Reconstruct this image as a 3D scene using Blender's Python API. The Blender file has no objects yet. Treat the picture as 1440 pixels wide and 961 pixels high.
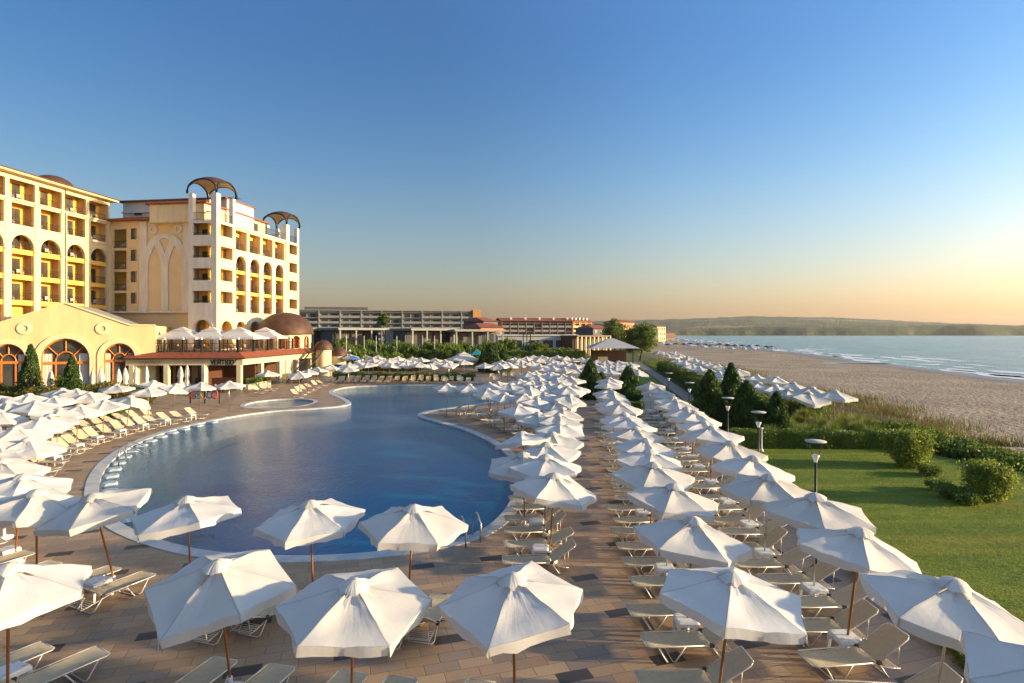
import bpy, math, random
import numpy as np
from mathutils import Vector, Matrix
R = math.radians
rnd = random.Random(7)
rng = np.random.default_rng(11)
scene = bpy.context.scene
COL = scene.collection

# ------------------------------------------------------------------ camera, sky, sun, exposure
FOC, HOR, EYE = 820.0, 468.0, 6.6          # focal length and horizon row in photograph pixels, eye height in metres
cam_data = bpy.data.cameras.new("camera")
cam_data.sensor_width = 36.0
cam_data.lens = 36.0 * FOC / 1440.0
cam_data.shift_y = -(480.5 - HOR) / 1440.0
cam_data.clip_start = 0.1
cam_data.clip_end = 20000
cam = bpy.data.objects.new("camera", cam_data)
COL.objects.link(cam)
cam.location = (0, 0, EYE)
cam.rotation_euler = (R(90), 0, 0)
scene.camera = cam

SUN_AZ, SUN_EL = -4.0, 10.0                # degrees from +X towards +Y; degrees above the horizon
world = bpy.data.worlds.new("World")
scene.world = world
world.use_nodes = True
wn, wl = world.node_tree.nodes, world.node_tree.links
bg = wn["Background"]
sky = wn.new("ShaderNodeTexSky")
sky.sky_type = 'NISHITA'
sky.sun_disc = False
sky.sun_elevation = R(SUN_EL)
sky.sun_rotation = R(90 - SUN_AZ)
sky.altitude = 0
sky.air_density = 1.0
sky.dust_density = 2.2
sky.ozone_density = 2.5
# the dusty band of a summer dawn: a warm tint low down; the unseen upper sky is brightened to add fill
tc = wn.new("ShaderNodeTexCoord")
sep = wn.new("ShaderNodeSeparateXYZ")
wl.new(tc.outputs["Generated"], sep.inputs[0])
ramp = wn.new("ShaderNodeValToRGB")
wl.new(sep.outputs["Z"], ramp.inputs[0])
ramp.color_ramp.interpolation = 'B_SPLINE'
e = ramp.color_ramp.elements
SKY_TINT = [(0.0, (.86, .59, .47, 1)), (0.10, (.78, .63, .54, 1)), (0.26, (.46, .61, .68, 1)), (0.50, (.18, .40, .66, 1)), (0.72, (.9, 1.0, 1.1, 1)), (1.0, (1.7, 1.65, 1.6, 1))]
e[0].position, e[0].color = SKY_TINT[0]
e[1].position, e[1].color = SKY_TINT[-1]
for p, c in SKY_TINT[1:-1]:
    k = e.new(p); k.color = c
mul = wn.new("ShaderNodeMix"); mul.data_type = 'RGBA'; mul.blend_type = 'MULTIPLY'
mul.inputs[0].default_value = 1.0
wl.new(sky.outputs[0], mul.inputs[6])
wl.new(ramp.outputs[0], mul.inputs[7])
# the sky is brighter on the side of the low sun
vn = wn.new("ShaderNodeVectorMath"); vn.operation = 'DOT_PRODUCT'; wl.new(tc.outputs["Generated"], vn.inputs[0])
vn.inputs[1].default_value = (math.cos(R(SUN_EL)) * math.cos(R(SUN_AZ)), math.cos(R(SUN_EL)) * math.sin(R(SUN_AZ)), math.sin(R(SUN_EL)))
mr = wn.new("ShaderNodeMapRange"); mr.inputs[1].default_value = -1; mr.inputs[2].default_value = 1; wl.new(vn.outputs["Value"], mr.inputs[0])
glow = wn.new("ShaderNodeValToRGB"); wl.new(mr.outputs[0], glow.inputs[0]); ge = glow.color_ramp.elements
ge[0].position, ge[0].color = 0.0, (.40, .40, .40, 1); ge[1].position, ge[1].color = 1.0, (.62, .60, .56, 1)
for p, c in ((.45, (.50, .50, .50, 1)), (.62, (.67, .665, .66, 1)), (.80, (.74, .73, .71, 1))):
    k = ge.new(p); k.color = c
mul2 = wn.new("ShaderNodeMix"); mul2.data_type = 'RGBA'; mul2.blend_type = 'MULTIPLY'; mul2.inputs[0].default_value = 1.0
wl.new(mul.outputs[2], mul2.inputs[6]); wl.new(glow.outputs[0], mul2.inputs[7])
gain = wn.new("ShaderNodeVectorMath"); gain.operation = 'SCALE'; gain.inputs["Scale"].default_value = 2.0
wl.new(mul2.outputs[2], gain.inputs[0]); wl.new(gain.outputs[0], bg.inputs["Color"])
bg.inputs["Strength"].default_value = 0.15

sun_data = bpy.data.lights.new("sun", 'SUN')
sun_data.energy = 4.3
sun_data.angle = R(1.2)
sun_data.color = (1.0, .77, .46)
sun = bpy.data.objects.new("sun", sun_data)
COL.objects.link(sun)
sd = Vector((math.cos(R(SUN_EL)) * math.cos(R(SUN_AZ)), math.cos(R(SUN_EL)) * math.sin(R(SUN_AZ)), math.sin(R(SUN_EL))))
sun.rotation_euler = sd.to_track_quat('Z', 'Y').to_euler()

scene.view_settings.view_transform = 'Standard'
scene.view_settings.look = 'None'
scene.view_settings.exposure = 1.18
scene.view_settings.gamma = 1.0
scene.view_settings.use_curve_mapping = False
scene.cycles.max_bounces = 8
scene.cycles.transparent_max_bounces = 24
scene.cycles.caustics_reflective = False
scene.cycles.caustics_refractive = False
scene.cycles.sample_clamp_indirect = 4.0

# ------------------------------------------------------------------ helpers
def G(px, py, z=0.0):
    """world point at height z that the photograph shows at pixel (px, py)"""
    d = FOC * (EYE - z) / (py - HOR)
    return Vector(((px - 720.0) / FOC * d, d, z))

def link(name, me, parent=None):
    o = bpy.data.objects.new(name, me)
    COL.objects.link(o)
    if parent is not None:
        o.parent = parent
    return o

def tag(o, label=None, cat=None, group=None, kind=None):
    if label: o["label"] = label
    if cat: o["category"] = cat
    if group: o["group"] = group
    if kind: o["kind"] = kind
    return o

def thing(name, label, cat, loc=(0, 0, 0), rz=0.0, group=None):
    o = bpy.data.objects.new(name, None)
    o.empty_display_size = 0.2
    COL.objects.link(o)
    o.location = loc
    o.rotation_euler = (0, 0, rz)
    return tag(o, label, cat, group)

def copy_tree(o, parent=None):
    c = o.copy()
    COL.objects.link(c)
    if parent is not None:
        c.parent = parent
    for ch in list(o.children):
        copy_tree(ch, c)
    return c

class MB:
    """collects faces, then links them as ONE mesh; frame = (ox, oy, oz, angle) places local coordinates in the world"""
    def __init__(s, frame=None):
        s.v = []; s.f = []; s.m = []; s.sm = []
        s.set(frame)
    def set(s, frame):
        s.fr = frame
        if frame:
            s.c, s.s_ = math.cos(frame[3]), math.sin(frame[3])
    def P(s, p):
        if not s.fr: return (p[0], p[1], p[2])
        return (s.fr[0] + p[0] * s.c - p[1] * s.s_, s.fr[1] + p[0] * s.s_ + p[1] * s.c, s.fr[2] + p[2])
    def add(s, vs, fs, m=0, smooth=False):
        b = len(s.v)
        s.v += [s.P(p) for p in vs]
        for f in fs:
            s.f.append([i + b for i in f]); s.m.append(m); s.sm.append(smooth)
    def box(s, x0, x1, y0, y1, z0, z1, m=0):
        vs = [(x0, y0, z0), (x1, y0, z0), (x1, y1, z0), (x0, y1, z0), (x0, y0, z1), (x1, y0, z1), (x1, y1, z1), (x0, y1, z1)]
        s.add(vs, [(0, 3, 2, 1), (4, 5, 6, 7), (0, 1, 5, 4), (1, 2, 6, 5), (2, 3, 7, 6), (3, 0, 4, 7)], m)
    def rbox(s, x0, x1, y0, y1, z0, z1, r=.03, m=0):
        """box with chamfered vertical and top edges"""
        def ring(i, z): return [(x0 + r + i, y0 + i, z), (x1 - r - i, y0 + i, z), (x1 - i, y0 + r + i, z), (x1 - i, y1 - r - i, z), (x1 - r - i, y1 - i, z), (x0 + r + i, y1 - i, z), (x0 + i, y1 - r - i, z), (x0 + i, y0 + r + i, z)]
        vs = ring(0, z0) + ring(0, z1 - r) + ring(r * .8, z1)
        fs = [tuple(range(7, -1, -1)), tuple(range(16, 24))]
        for k in (0, 8):
            fs += [(k + i, k + (i + 1) % 8, k + 8 + (i + 1) % 8, k + 8 + i) for i in range(8)]
        s.add(vs, fs, m)
    def quad(s, a, b, c, d, m=0): s.add([a, b, c, d], [(0, 1, 2, 3)], m)
    def tube(s, pts, r, n=6, m=0, closed=False, r2=None):
        pts = [Vector(p) for p in pts]; N = len(pts); vs = []
        for i, p in enumerate(pts):
            a = pts[max(i - 1, 0)]; b = pts[min(i + 1, N - 1)]
            if closed: a = pts[i - 1]; b = pts[(i + 1) % N]
            t = (b - a).normalized()
            up = Vector((0, 0, 1)) if abs(t.z) < .9 else Vector((1, 0, 0))
            x = t.cross(up).normalized(); y = t.cross(x)
            rr = r if r2 is None else r + (r2 - r) * i / max(1, N - 1)
            for k in range(n):
                q = p + (x * math.cos(2 * math.pi * k / n) + y * math.sin(2 * math.pi * k / n)) * rr
                vs.append(tuple(q))
        fs = []
        for i in range(N if closed else N - 1):
            j = (i + 1) % N
            for k in range(n):
                fs.append((i * n + k, i * n + (k + 1) % n, j * n + (k + 1) % n, j * n + k))
        if not closed:
            fs.append(tuple(range(n - 1, -1, -1))); fs.append(tuple((N - 1) * n + k for k in range(n)))
        s.add(vs, fs, m, smooth=n > 5)
    def lathe(s, prof, cx=0, cy=0, n=24, m=0, a0=0, a1=2 * math.pi, smooth=True):
        full = abs(a1 - a0 - 2 * math.pi) < 1e-6
        cols = n if full else n + 1
        vs = []; fs = []
        for (r, z) in prof:
            for k in range(cols):
                a = a0 + (a1 - a0) * k / n
                vs.append((cx + r * math.cos(a), cy + r * math.sin(a), z))
        for i in range(len(prof) - 1):
            for k in range(n):
                k2 = (k + 1) % cols
                fs.append((i * cols + k, i * cols + k2, (i + 1) * cols + k2, (i + 1) * cols + k))
        s.add(vs, fs, m, smooth)
    def poly(s, pts, z0, z1, m=0):
        """vertical prism over a convex outline"""
        n = len(pts)
        vs = [(p[0], p[1], z0) for p in pts] + [(p[0], p[1], z1) for p in pts]
        s.add(vs, [tuple(range(n - 1, -1, -1)), tuple(range(n, 2 * n))] + [(i, (i + 1) % n, n + (i + 1) % n, n + i) for i in range(n)], m)
    def build(s, name, mats, parent=None):
        off = parent_origin(parent)
        me = bpy.data.meshes.new(name)
        me.from_pydata([(a[0] - off[0], a[1] - off[1], a[2] - off[2]) for a in s.v], [], s.f)
        if not isinstance(mats, (list, tuple)): mats = [mats]
        for m in mats: me.materials.append(m)
        me.polygons.foreach_set("material_index", s.m)
        me.polygons.foreach_set("use_smooth", s.sm)
        me.update()
        return link(name, me, parent)

def parent_origin(p):
    """where world coordinates must be shifted so that a child of an unrotated Empty lands right"""
    o = Vector((0, 0, 0))
    while p is not None:
        o = o + Vector(p.location); p = p.parent
    return o

def np_mesh(name, verts, nper, mat, parent=None, smooth=False):
    """verts (N*nper,3): separate polygons of nper corners"""
    me = bpy.data.meshes.new(name)
    nv = len(verts); nf = nv // nper
    off = parent_origin(parent)
    verts = verts - np.array([off[0], off[1], off[2]])
    me.vertices.add(nv); me.vertices.foreach_set("co", verts.astype(np.float32).ravel())
    me.loops.add(nv); me.loops.foreach_set("vertex_index", np.arange(nv, dtype=np.int32))
    me.polygons.add(nf)
    me.polygons.foreach_set("loop_start", np.arange(0, nv, nper, dtype=np.int32))
    me.polygons.foreach_set("loop_total", np.full(nf, nper, dtype=np.int32))
    me.materials.append(mat)
    me.update(calc_edges=True)
    return link(name, me, parent)

def leaf_quads(pts, size, up=0.0, aspect=1.6, jitter=.4):
    """random leaf-sized quads around the points"""
    n = len(pts)
    d = rng.normal(size=(n, 3)); d[:, 2] += up * 2
    d /= np.linalg.norm(d, axis=1)[:, None]
    t = rng.normal(size=(n, 3)); s = np.cross(d, t); s /= np.linalg.norm(s, axis=1)[:, None]
    L = size * (1 + jitter * rng.normal(size=(n, 1)).clip(-1.5, 1.5))
    a = d * L * aspect * .5; b = s * L * .5
    out = np.empty((n, 4, 3))
    out[:, 0] = pts - a; out[:, 1] = pts + b; out[:, 2] = pts + a; out[:, 3] = pts - b
    return out.reshape(-1, 3)

# ------------------------------------------------------------------ materials
MATS = {}
def new_mat(name):
    m = bpy.data.materials.new(name); m.use_nodes = True
    m.node_tree.nodes["Principled BSDF"].inputs["Specular IOR Level"].default_value = .35
    MATS[name] = m
    return m, m.node_tree.nodes, m.node_tree.links, m.node_tree.nodes["Principled BSDF"]

def nmath(n, l, op, a, b=None, c=None, clamp=False):
    q = n.new("ShaderNodeMath"); q.operation = op; q.use_clamp = clamp
    for i, v in enumerate((a, b, c)):
        if v is None: continue
        if isinstance(v, (int, float)): q.inputs[i].default_value = v
        else: l.new(v, q.inputs[i])
    return q.outputs[0]

def nmix(n, l, f, a, b, mode='MIX'):
    q = n.new("ShaderNodeMix"); q.data_type = 'RGBA'; q.blend_type = mode
    for i, v in ((0, f), (6, a), (7, b)):
        if isinstance(v, (int, float)): q.inputs[i].default_value = v
        elif isinstance(v, tuple): q.inputs[i].default_value = (v[0], v[1], v[2], 1)
        else: l.new(v, q.inputs[i])
    return q.outputs[2]

def nnoise(n, l, vec, scale, detail=4, rough=.55):
    q = n.new("ShaderNodeTexNoise"); q.inputs["Scale"].default_value = scale
    q.inputs["Detail"].default_value = detail; q.inputs["Roughness"].default_value = rough
    l.new(vec, q.inputs["Vector"])
    return q.outputs["Fac"]

def nramp(n, l, f, a, b, c0=0.0, c1=1.0):
    q = n.new("ShaderNodeMapRange"); q.clamp = True
    q.inputs[1].default_value = a; q.inputs[2].default_value = b; q.inputs[3].default_value = c0; q.inputs[4].default_value = c1
    l.new(f, q.inputs[0])
    return q.outputs[0]

def nbump(n, l, h, strength, dist, p):
    q = n.new("ShaderNodeBump"); q.inputs["Strength"].default_value = strength; q.inputs["Distance"].default_value = dist
    l.new(h, q.inputs["Height"]); l.new(q.outputs[0], p.inputs["Normal"])

def plain(name, col, rough=.7, var=.18, scale=3.0, bump=0.0, bscale=40, metal=0, spec=None, per_object=0.0, stretch=None):
    m, n, l, p = new_mat(name)
    t = n.new("ShaderNodeTexCoord").outputs["Object"]
    if stretch:
        mp = n.new("ShaderNodeMapping"); mp.inputs["Scale"].default_value = stretch; l.new(t, mp.inputs[0]); t = mp.outputs[0]
    f = nnoise(n, l, t, scale)
    f = nramp(n, l, f, .3, .7)
    c = nmix(n, l, f, tuple(x * (1 - var) for x in col), tuple(min(1, x * (1 + var)) for x in col))
    if per_object:
        oi = n.new("ShaderNodeObjectInfo").outputs["Random"]
        c = nmix(n, l, 1.0, c, nmix(n, l, oi, (1 - per_object,) * 3, (1.0, 1.0, 1.0)), 'MULTIPLY')
    l.new(c, p.inputs["Base Color"])
    p.inputs["Roughness"].default_value = rough; p.inputs["Metallic"].default_value = metal
    if spec is not None: p.inputs["Specular IOR Level"].default_value = spec
    if bump: nbump(n, l, nnoise(n, l, t, bscale, 3), bump, .02, p)
    return m

def leafy(name, dark, light, tip=None, tipf=.1, trans=.35):
    m, n, l, p = new_mat(name)
    r = n.new("ShaderNodeNewGeometry").outputs["Random Per Island"]
    t = n.new("ShaderNodeTexCoord").outputs["Object"]
    f = nmath(n, l, 'ADD', nmath(n, l, 'MULTIPLY', r, .6), nmath(n, l, 'MULTIPLY', nramp(n, l, nnoise(n, l, t, 1.3, 3), .35, .65), .4))
    c = nmix(n, l, f, dark, light)
    if tip:
        c = nmix(n, l, nmath(n, l, 'GREATER_THAN', nmath(n, l, 'FRACT', nmath(n, l, 'MULTIPLY', r, 37.3)), 1 - tipf), c, tip)
    l.new(c, p.inputs["Base Color"]); p.inputs["Roughness"].default_value = .55
    tr = n.new("ShaderNodeBsdfTranslucent"); l.new(c, tr.inputs[0])
    mx = n.new("ShaderNodeMixShader"); mx.inputs[0].default_value = trans
    l.new(p.outputs[0], mx.inputs[1]); l.new(tr.outputs[0], mx.inputs[2])
    l.new(mx.outputs[0], n["Material Output"].inputs[0])
    return m

M = {}
# white canvas: slightly see-through, with wrinkles that run from the crown to the hem
def canvas_mat():
    m, n, l, p = new_mat("white_canvas")
    t = n.new("ShaderNodeTexCoord").outputs["Object"]
    sp = n.new("ShaderNodeSeparateXYZ"); l.new(t, sp.inputs[0])
    ang = nmath(n, l, 'ARCTAN2', sp.outputs[1], sp.outputs[0])
    rad = nmath(n, l, 'SQRT', nmath(n, l, 'ADD', nmath(n, l, 'POWER', sp.outputs[0], 2.0), nmath(n, l, 'POWER', sp.outputs[1], 2.0)))
    oi = n.new("ShaderNodeObjectInfo").outputs["Random"]
    cb = n.new("ShaderNodeCombineXYZ")
    l.new(nmath(n, l, 'MULTIPLY', ang, 5.0), cb.inputs[0]); l.new(nmath(n, l, 'MULTIPLY', rad, 1.2), cb.inputs[1]); l.new(nmath(n, l, 'MULTIPLY', oi, 40.0), cb.inputs[2])
    streak = nnoise(n, l, cb.outputs[0], 1.6, 3)
    fold = nmath(n, l, 'MULTIPLY', streak, nramp(n, l, rad, .1, 1.3, 1.0, .25))
    mp = n.new("ShaderNodeVectorMath"); mp.operation = 'ADD'; l.new(t, mp.inputs[0]); l.new(cb.outputs[0], mp.inputs[1])
    soft = nnoise(n, l, t, 3.0, 4)
    h = nmath(n, l, 'ADD', nmath(n, l, 'MULTIPLY', fold, .45), nmath(n, l, 'MULTIPLY', soft, .35))
    c = nmix(n, l, nramp(n, l, nnoise(n, l, t, 1.7, 5), .35, .75), (.84, .81, .775), (.79, .755, .71))
    c = nmix(n, l, 1.0, c, nmix(n, l, oi, (.84, .83, .80), (1.0, 1.0, 1.0)), 'MULTIPLY')
    # stitched seams over the six ribs
    w6 = nmath(n, l, 'PINGPONG', nmath(n, l, 'ADD', ang, 2 * math.pi), math.pi / 6)
    k6 = nmath(n, l, 'MULTIPLY', w6, rad)
    seam = nmath(n, l, 'MULTIPLY', nramp(n, l, k6, .012, .024, 1.0, 0.0), nmath(n, l, 'COMPARE', nmath(n, l, 'FLOORED_MODULO', nmath(n, l, 'ROUND', nmath(n, l, 'DIVIDE', nmath(n, l, 'ADD', ang, 2 * math.pi), math.pi / 6)), 2.0), 0.0, .1))
    c = nmix(n, l, nmath(n, l, 'MULTIPLY', seam, .45), c, (.45, .41, .36))
    l.new(c, p.inputs["Base Color"]); p.inputs["Roughness"].default_value = .85; p.inputs["Specular IOR Level"].default_value = .15
    nbump(n, l, h, .55, .05, p)
    tr = n.new("ShaderNodeBsdfTranslucent"); l.new(c, tr.inputs[0])
    mx = n.new("ShaderNodeMixShader"); mx.inputs[0].default_value = .30
    l.new(p.outputs[0], mx.inputs[1]); l.new(tr.outputs[0], mx.inputs[2]); l.new(mx.outputs[0], n["Material Output"].inputs[0])
    return m
M['canvas'] = canvas_mat()
M['wood_pole'] = plain("varnished_wood", (.42, .17, .045), .45, .3, 2.0, .2, 30, per_object=.35, stretch=(8, 8, .6))
M['steel'] = plain("brushed_steel", (.55, .53, .50), .3, .08, 6, metal=.9)
M['alu'] = plain("painted_aluminium_tube", (.62, .58, .52), .4, .08, 6, metal=.35)
M['sling'] = plain("beige_mesh_fabric", (.60, .48, .31), .8, .08, 9, .5, 260, per_object=.15)
M['dark_plastic'] = plain("dark_plastic", (.03, .03, .03), .5, .2, 8)
M['white_plastic'] = plain("white_plastic", (.74, .73, .70), .45, .06, 4)
M['cream'] = plain("cream_render", (.72, .60, .36), .85, .10, 1.2, .25, 20, stretch=(1.6, 1.6, .35))
M['white_render'] = plain("white_render", (.72, .67, .57), .85, .10, 1.2, .25, 20, stretch=(1.6, 1.6, .35))
M['pale_yellow'] = plain("pale_yellow_render", (.70, .545, .28), .85, .09, 1.0, .2, 20, stretch=(1.5, 1.5, .4))
M['beige_render'] = plain("beige_render", (.74, .57, .33), .85, .05, .5, .2, 20)
M['ochre'] = plain("ochre_render", (.86, .53, .10), .85, .08, .8, .2, 20)
M['tile_red'] = plain("terracotta_tiles", (.28, .075, .035), .7, .3, 2.5, .6, 18)
M['copper'] = plain("brown_copper_sheet", (.085, .04, .022), .6, .3, 1.2, .3, 8, metal=.1)
M['iron'] = plain("dark_iron", (.025, .022, .02), .5, .2, 8)
M['frame_wood'] = plain("orange_brown_timber", (.60, .19, .035), .5, .2, 3)
M['dark_wood'] = plain("dark_brown_timber", (.10, .045, .025), .5, .25, 3)
M['wood'] = plain("weathered_timber", (.30, .19, .11), .7, .3, 3)
M['fence_wood'] = plain("bleached_wood_slats", (.42, .33, .22), .8, .25, 3)
M['grey_render'] = plain("grey_render", (.27, .27, .26), .85, .08, .4)
M['dark_grey'] = plain("dark_grey_cladding", (.10, .10, .10), .7, .15, .5)
M['light_grey'] = plain("light_grey_render", (.50, .49, .46), .85, .08, .4)
M['orange_render'] = plain("orange_render", (.62, .30, .12), .85, .08, .4)
M['curtain'] = plain("pale_curtain", (.58, .54, .46), .9, .15, 2, stretch=(9, 9, .4))
M['bark'] = plain("tree_bark", (.13, .085, .05), .9, .3, 4, .8, 25)
M['brown_render'] = plain('brown_render', (.20, .13, .09), .85, .15, .4)
M['bright_leaf'] = leafy('bright_shrub_foliage', (.07, .12, .012), (.26, .33, .04), (.40, .42, .08), .2, .45)
M['plate'] = plain('weathered_lamp_plate', (.42, .41, .38), .5, .15, 5)
M['tent'] = plain("grey_tent_cloth", (.45, .43, .40), .8, .1, 1)
M['turq'] = plain("turquoise_paint", (.02, .28, .34), .5, .1, 2)
M['yellow'] = plain("yellow_paint", (.60, .38, .04), .5, .1, 2)
M['blue_cloth'] = plain("blue_cloth", (.03, .12, .40), .8, .15, 2)
M['red_paint'] = plain("red_paint", (.45, .05, .03), .5, .1, 2)
M['thatch'] = plain("dry_thatch", (.11, .07, .04), .95, .4, 6, .8, 40)
M['lamp_white'] = plain("white_lamp_plate", (.72, .72, .70), .4, .05, 3)
M['letter_dark'] = plain("dark_lettering", (.02, .018, .016), .6, .1, 3)
M['letter_tan'] = plain("tan_lettering", (.50, .33, .17), .6, .1, 3)
M['conifer'] = leafy("conifer_foliage", (.020, .050, .010), (.09, .16, .025), trans=.3)
M['leaf'] = leafy("broad_foliage", (.06, .11, .014), (.22, .28, .04), trans=.45)
M['hedge'] = leafy("hedge_foliage", (.045, .09, .012), (.19, .27, .035), trans=.35)
M['flower_shrub'] = leafy("flowering_foliage", (.03, .06, .012), (.14, .17, .03), (.42, .13, .02), .16)
M['dune'] = leafy("dune_grass", (.08, .06, .02), (.24, .17, .06), (.12, .15, .025), .4)
M['reed'] = leafy("pale_green_grass", (.07, .12, .02), (.22, .27, .05), trans=.4)
M['lawn_blade'] = leafy("lawn_blades", (.10, .16, .012), (.25, .29, .03), trans=.5)

def glass_mat(name, col, rough=.06):
    m, n, l, p = new_mat(name)
    t = n.new("ShaderNodeTexCoord").outputs["Object"]
    c = nmix(n, l, nramp(n, l, nnoise(n, l, t, 1.1, 2), .35, .65), tuple(x * .5 for x in col), col)
    l.new(c, p.inputs["Base Color"]); p.inputs["Roughness"].default_value = rough; p.inputs["Specular IOR Level"].default_value = .8
    return m
M['glass'] = glass_mat("window_glass", (.10, .095, .085))
M['far_glass'] = glass_mat("far_window_glass", (.05, .055, .06), .3); M['far_glass'].node_tree.nodes['Principled BSDF'].inputs['Specular IOR Level'].default_value = .3
M['screen_glass'] = glass_mat("hall_glass", (.07, .07, .065), .08)

def paving_mat():
    m, n, l, p = new_mat("deck_paving")
    g = n.new("ShaderNodeNewGeometry").outputs["Position"]
    mp = n.new("ShaderNodeMapping"); mp.inputs["Rotation"].default_value = (0, 0, R(-17)); l.new(g, mp.inputs[0])
    sp = n.new("ShaderNodeSeparateXYZ"); l.new(mp.outputs[0], sp.inputs[0])
    W, H = .68, .34
    v = nmath(n, l, 'DIVIDE', sp.outputs[1], H)
    row = nmath(n, l, 'FLOOR', v)
    u = nmath(n, l, 'ADD', nmath(n, l, 'DIVIDE', sp.outputs[0], W), nmath(n, l, 'MULTIPLY', row, .5))
    colm = nmath(n, l, 'FLOOR', u)
    fu = nmath(n, l, 'FRACT', u); fv = nmath(n, l, 'FRACT', v)
    eu = nmath(n, l, 'MULTIPLY', nmath(n, l, 'MINIMUM', fu, nmath(n, l, 'SUBTRACT', 1.0, fu)), W)
    ev = nmath(n, l, 'MULTIPLY', nmath(n, l, 'MINIMUM', fv, nmath(n, l, 'SUBTRACT', 1.0, fv)), H)
    edge = nmath(n, l, 'MINIMUM', eu, ev)
    joint = nramp(n, l, edge, .004, .011, 1.0, 0.0)
    cb = n.new("ShaderNodeCombineXYZ"); l.new(colm, cb.inputs[0]); l.new(row, cb.inputs[1])
    wnz = n.new("ShaderNodeTexWhiteNoise"); wnz.noise_dimensions = '3D'; l.new(cb.outputs[0], wnz.inputs["Vector"])
    rv = wnz.outputs["Value"]
    # one dark tile every sixth course and every fourth stone
    dark = nmath(n, l, 'MULTIPLY',
                 nmath(n, l, 'COMPARE', nmath(n, l, 'FLOORED_MODULO', row, 6.0), 0.0, .1),
                 nmath(n, l, 'COMPARE', nmath(n, l, 'FLOORED_MODULO', colm, 3.0), 0.0, .1))
    stain = nramp(n, l, nnoise(n, l, g, 1.1, 6, .7), .58, .72)
    c = nmix(n, l, rv, (.33, .22, .135), (.46, .325, .205))
    greyish = nmath(n, l, 'GREATER_THAN', nmath(n, l, 'FRACT', nmath(n, l, 'MULTIPLY', rv, 17.7)), .8)
    c = nmix(n, l, nmath(n, l, 'MULTIPLY', greyish, .6), c, (.24, .20, .175))
    c = nmix(n, l, nmath(n, l, 'MULTIPLY', dark, .93), c, (.045, .043, .045))
    big = nramp(n, l, nnoise(n, l, g, .35, 5), .3, .7)
    c = nmix(n, l, 1.0, c, nmix(n, l, big, (.80, .78, .76), (1.08, 1.05, 1.0)), 'MULTIPLY')
    c = nmix(n, l, nmath(n, l, 'MULTIPLY', stain, .35), c, (.17, .13, .10))
    fine = nramp(n, l, nnoise(n, l, g, 22, 4), .3, .7)
    c = nmix(n, l, 1.0, c, nmix(n, l, fine, (.86, .86, .86), (1.08, 1.08, 1.08)), 'MULTIPLY')
    c = nmix(n, l, nmath(n, l, 'MULTIPLY', joint, .6), c, (.07, .052, .038))
    l.new(c, p.inputs["Base Color"])
    l.new(nramp(n, l, rv, 0, 1, .42, .62), p.inputs["Roughness"])
    h = nmath(n, l, 'ADD', nmath(n, l, 'MULTIPLY', joint, -1.0), nmath(n, l, 'ADD', nmath(n, l, 'MULTIPLY', fine, .12), nmath(n, l, 'MULTIPLY', rv, .25)))
    nbump(n, l, h, .5, .006, p)
    return m
M['paving'] = paving_mat()

def coping_mat():
    m, n, l, p = new_mat("pool_coping_stone")
    t = n.new("ShaderNodeNewGeometry").outputs["Position"]
    a = nramp(n, l, nnoise(n, l, t, 1.6, 1), .45, .55)
    c = nmix(n, l, a, (.60, .56, .50), (.44, .47, .48))
    c = nmix(n, l, 1.0, c, nmix(n, l, nnoise(n, l, t, 14, 4), (.8, .8, .8), (1.1, 1.1, 1.1)), 'MULTIPLY')
    l.new(c, p.inputs["Base Color"]); p.inputs["Roughness"].default_value = .5
    return m
M['coping'] = coping_mat()

def pooltile_mat():
    m, n, l, p = new_mat("blue_mosaic")
    t = n.new("ShaderNodeNewGeometry").outputs["Position"]
    vo = n.new("ShaderNodeTexVoronoi"); vo.inputs["Scale"].default_value = 18; l.new(t, vo.inputs["Vector"])
    c = nmix(n, l, vo.outputs["Color"], (.004, .24, .50), (.02, .36, .70))
    c = nmix(n, l, nramp(n, l, nnoise(n, l, t, .25, 3), .35, .65), c, (.01, .30, .60))
    l.new(c, p.inputs["Base Color"]); p.inputs["Roughness"].default_value = .4
    return m
M['mosaic'] = pooltile_mat()
M['pale_mosaic'] = plain("pale_blue_mosaic", (.36, .42, .45), .35, .4, 12)

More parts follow.
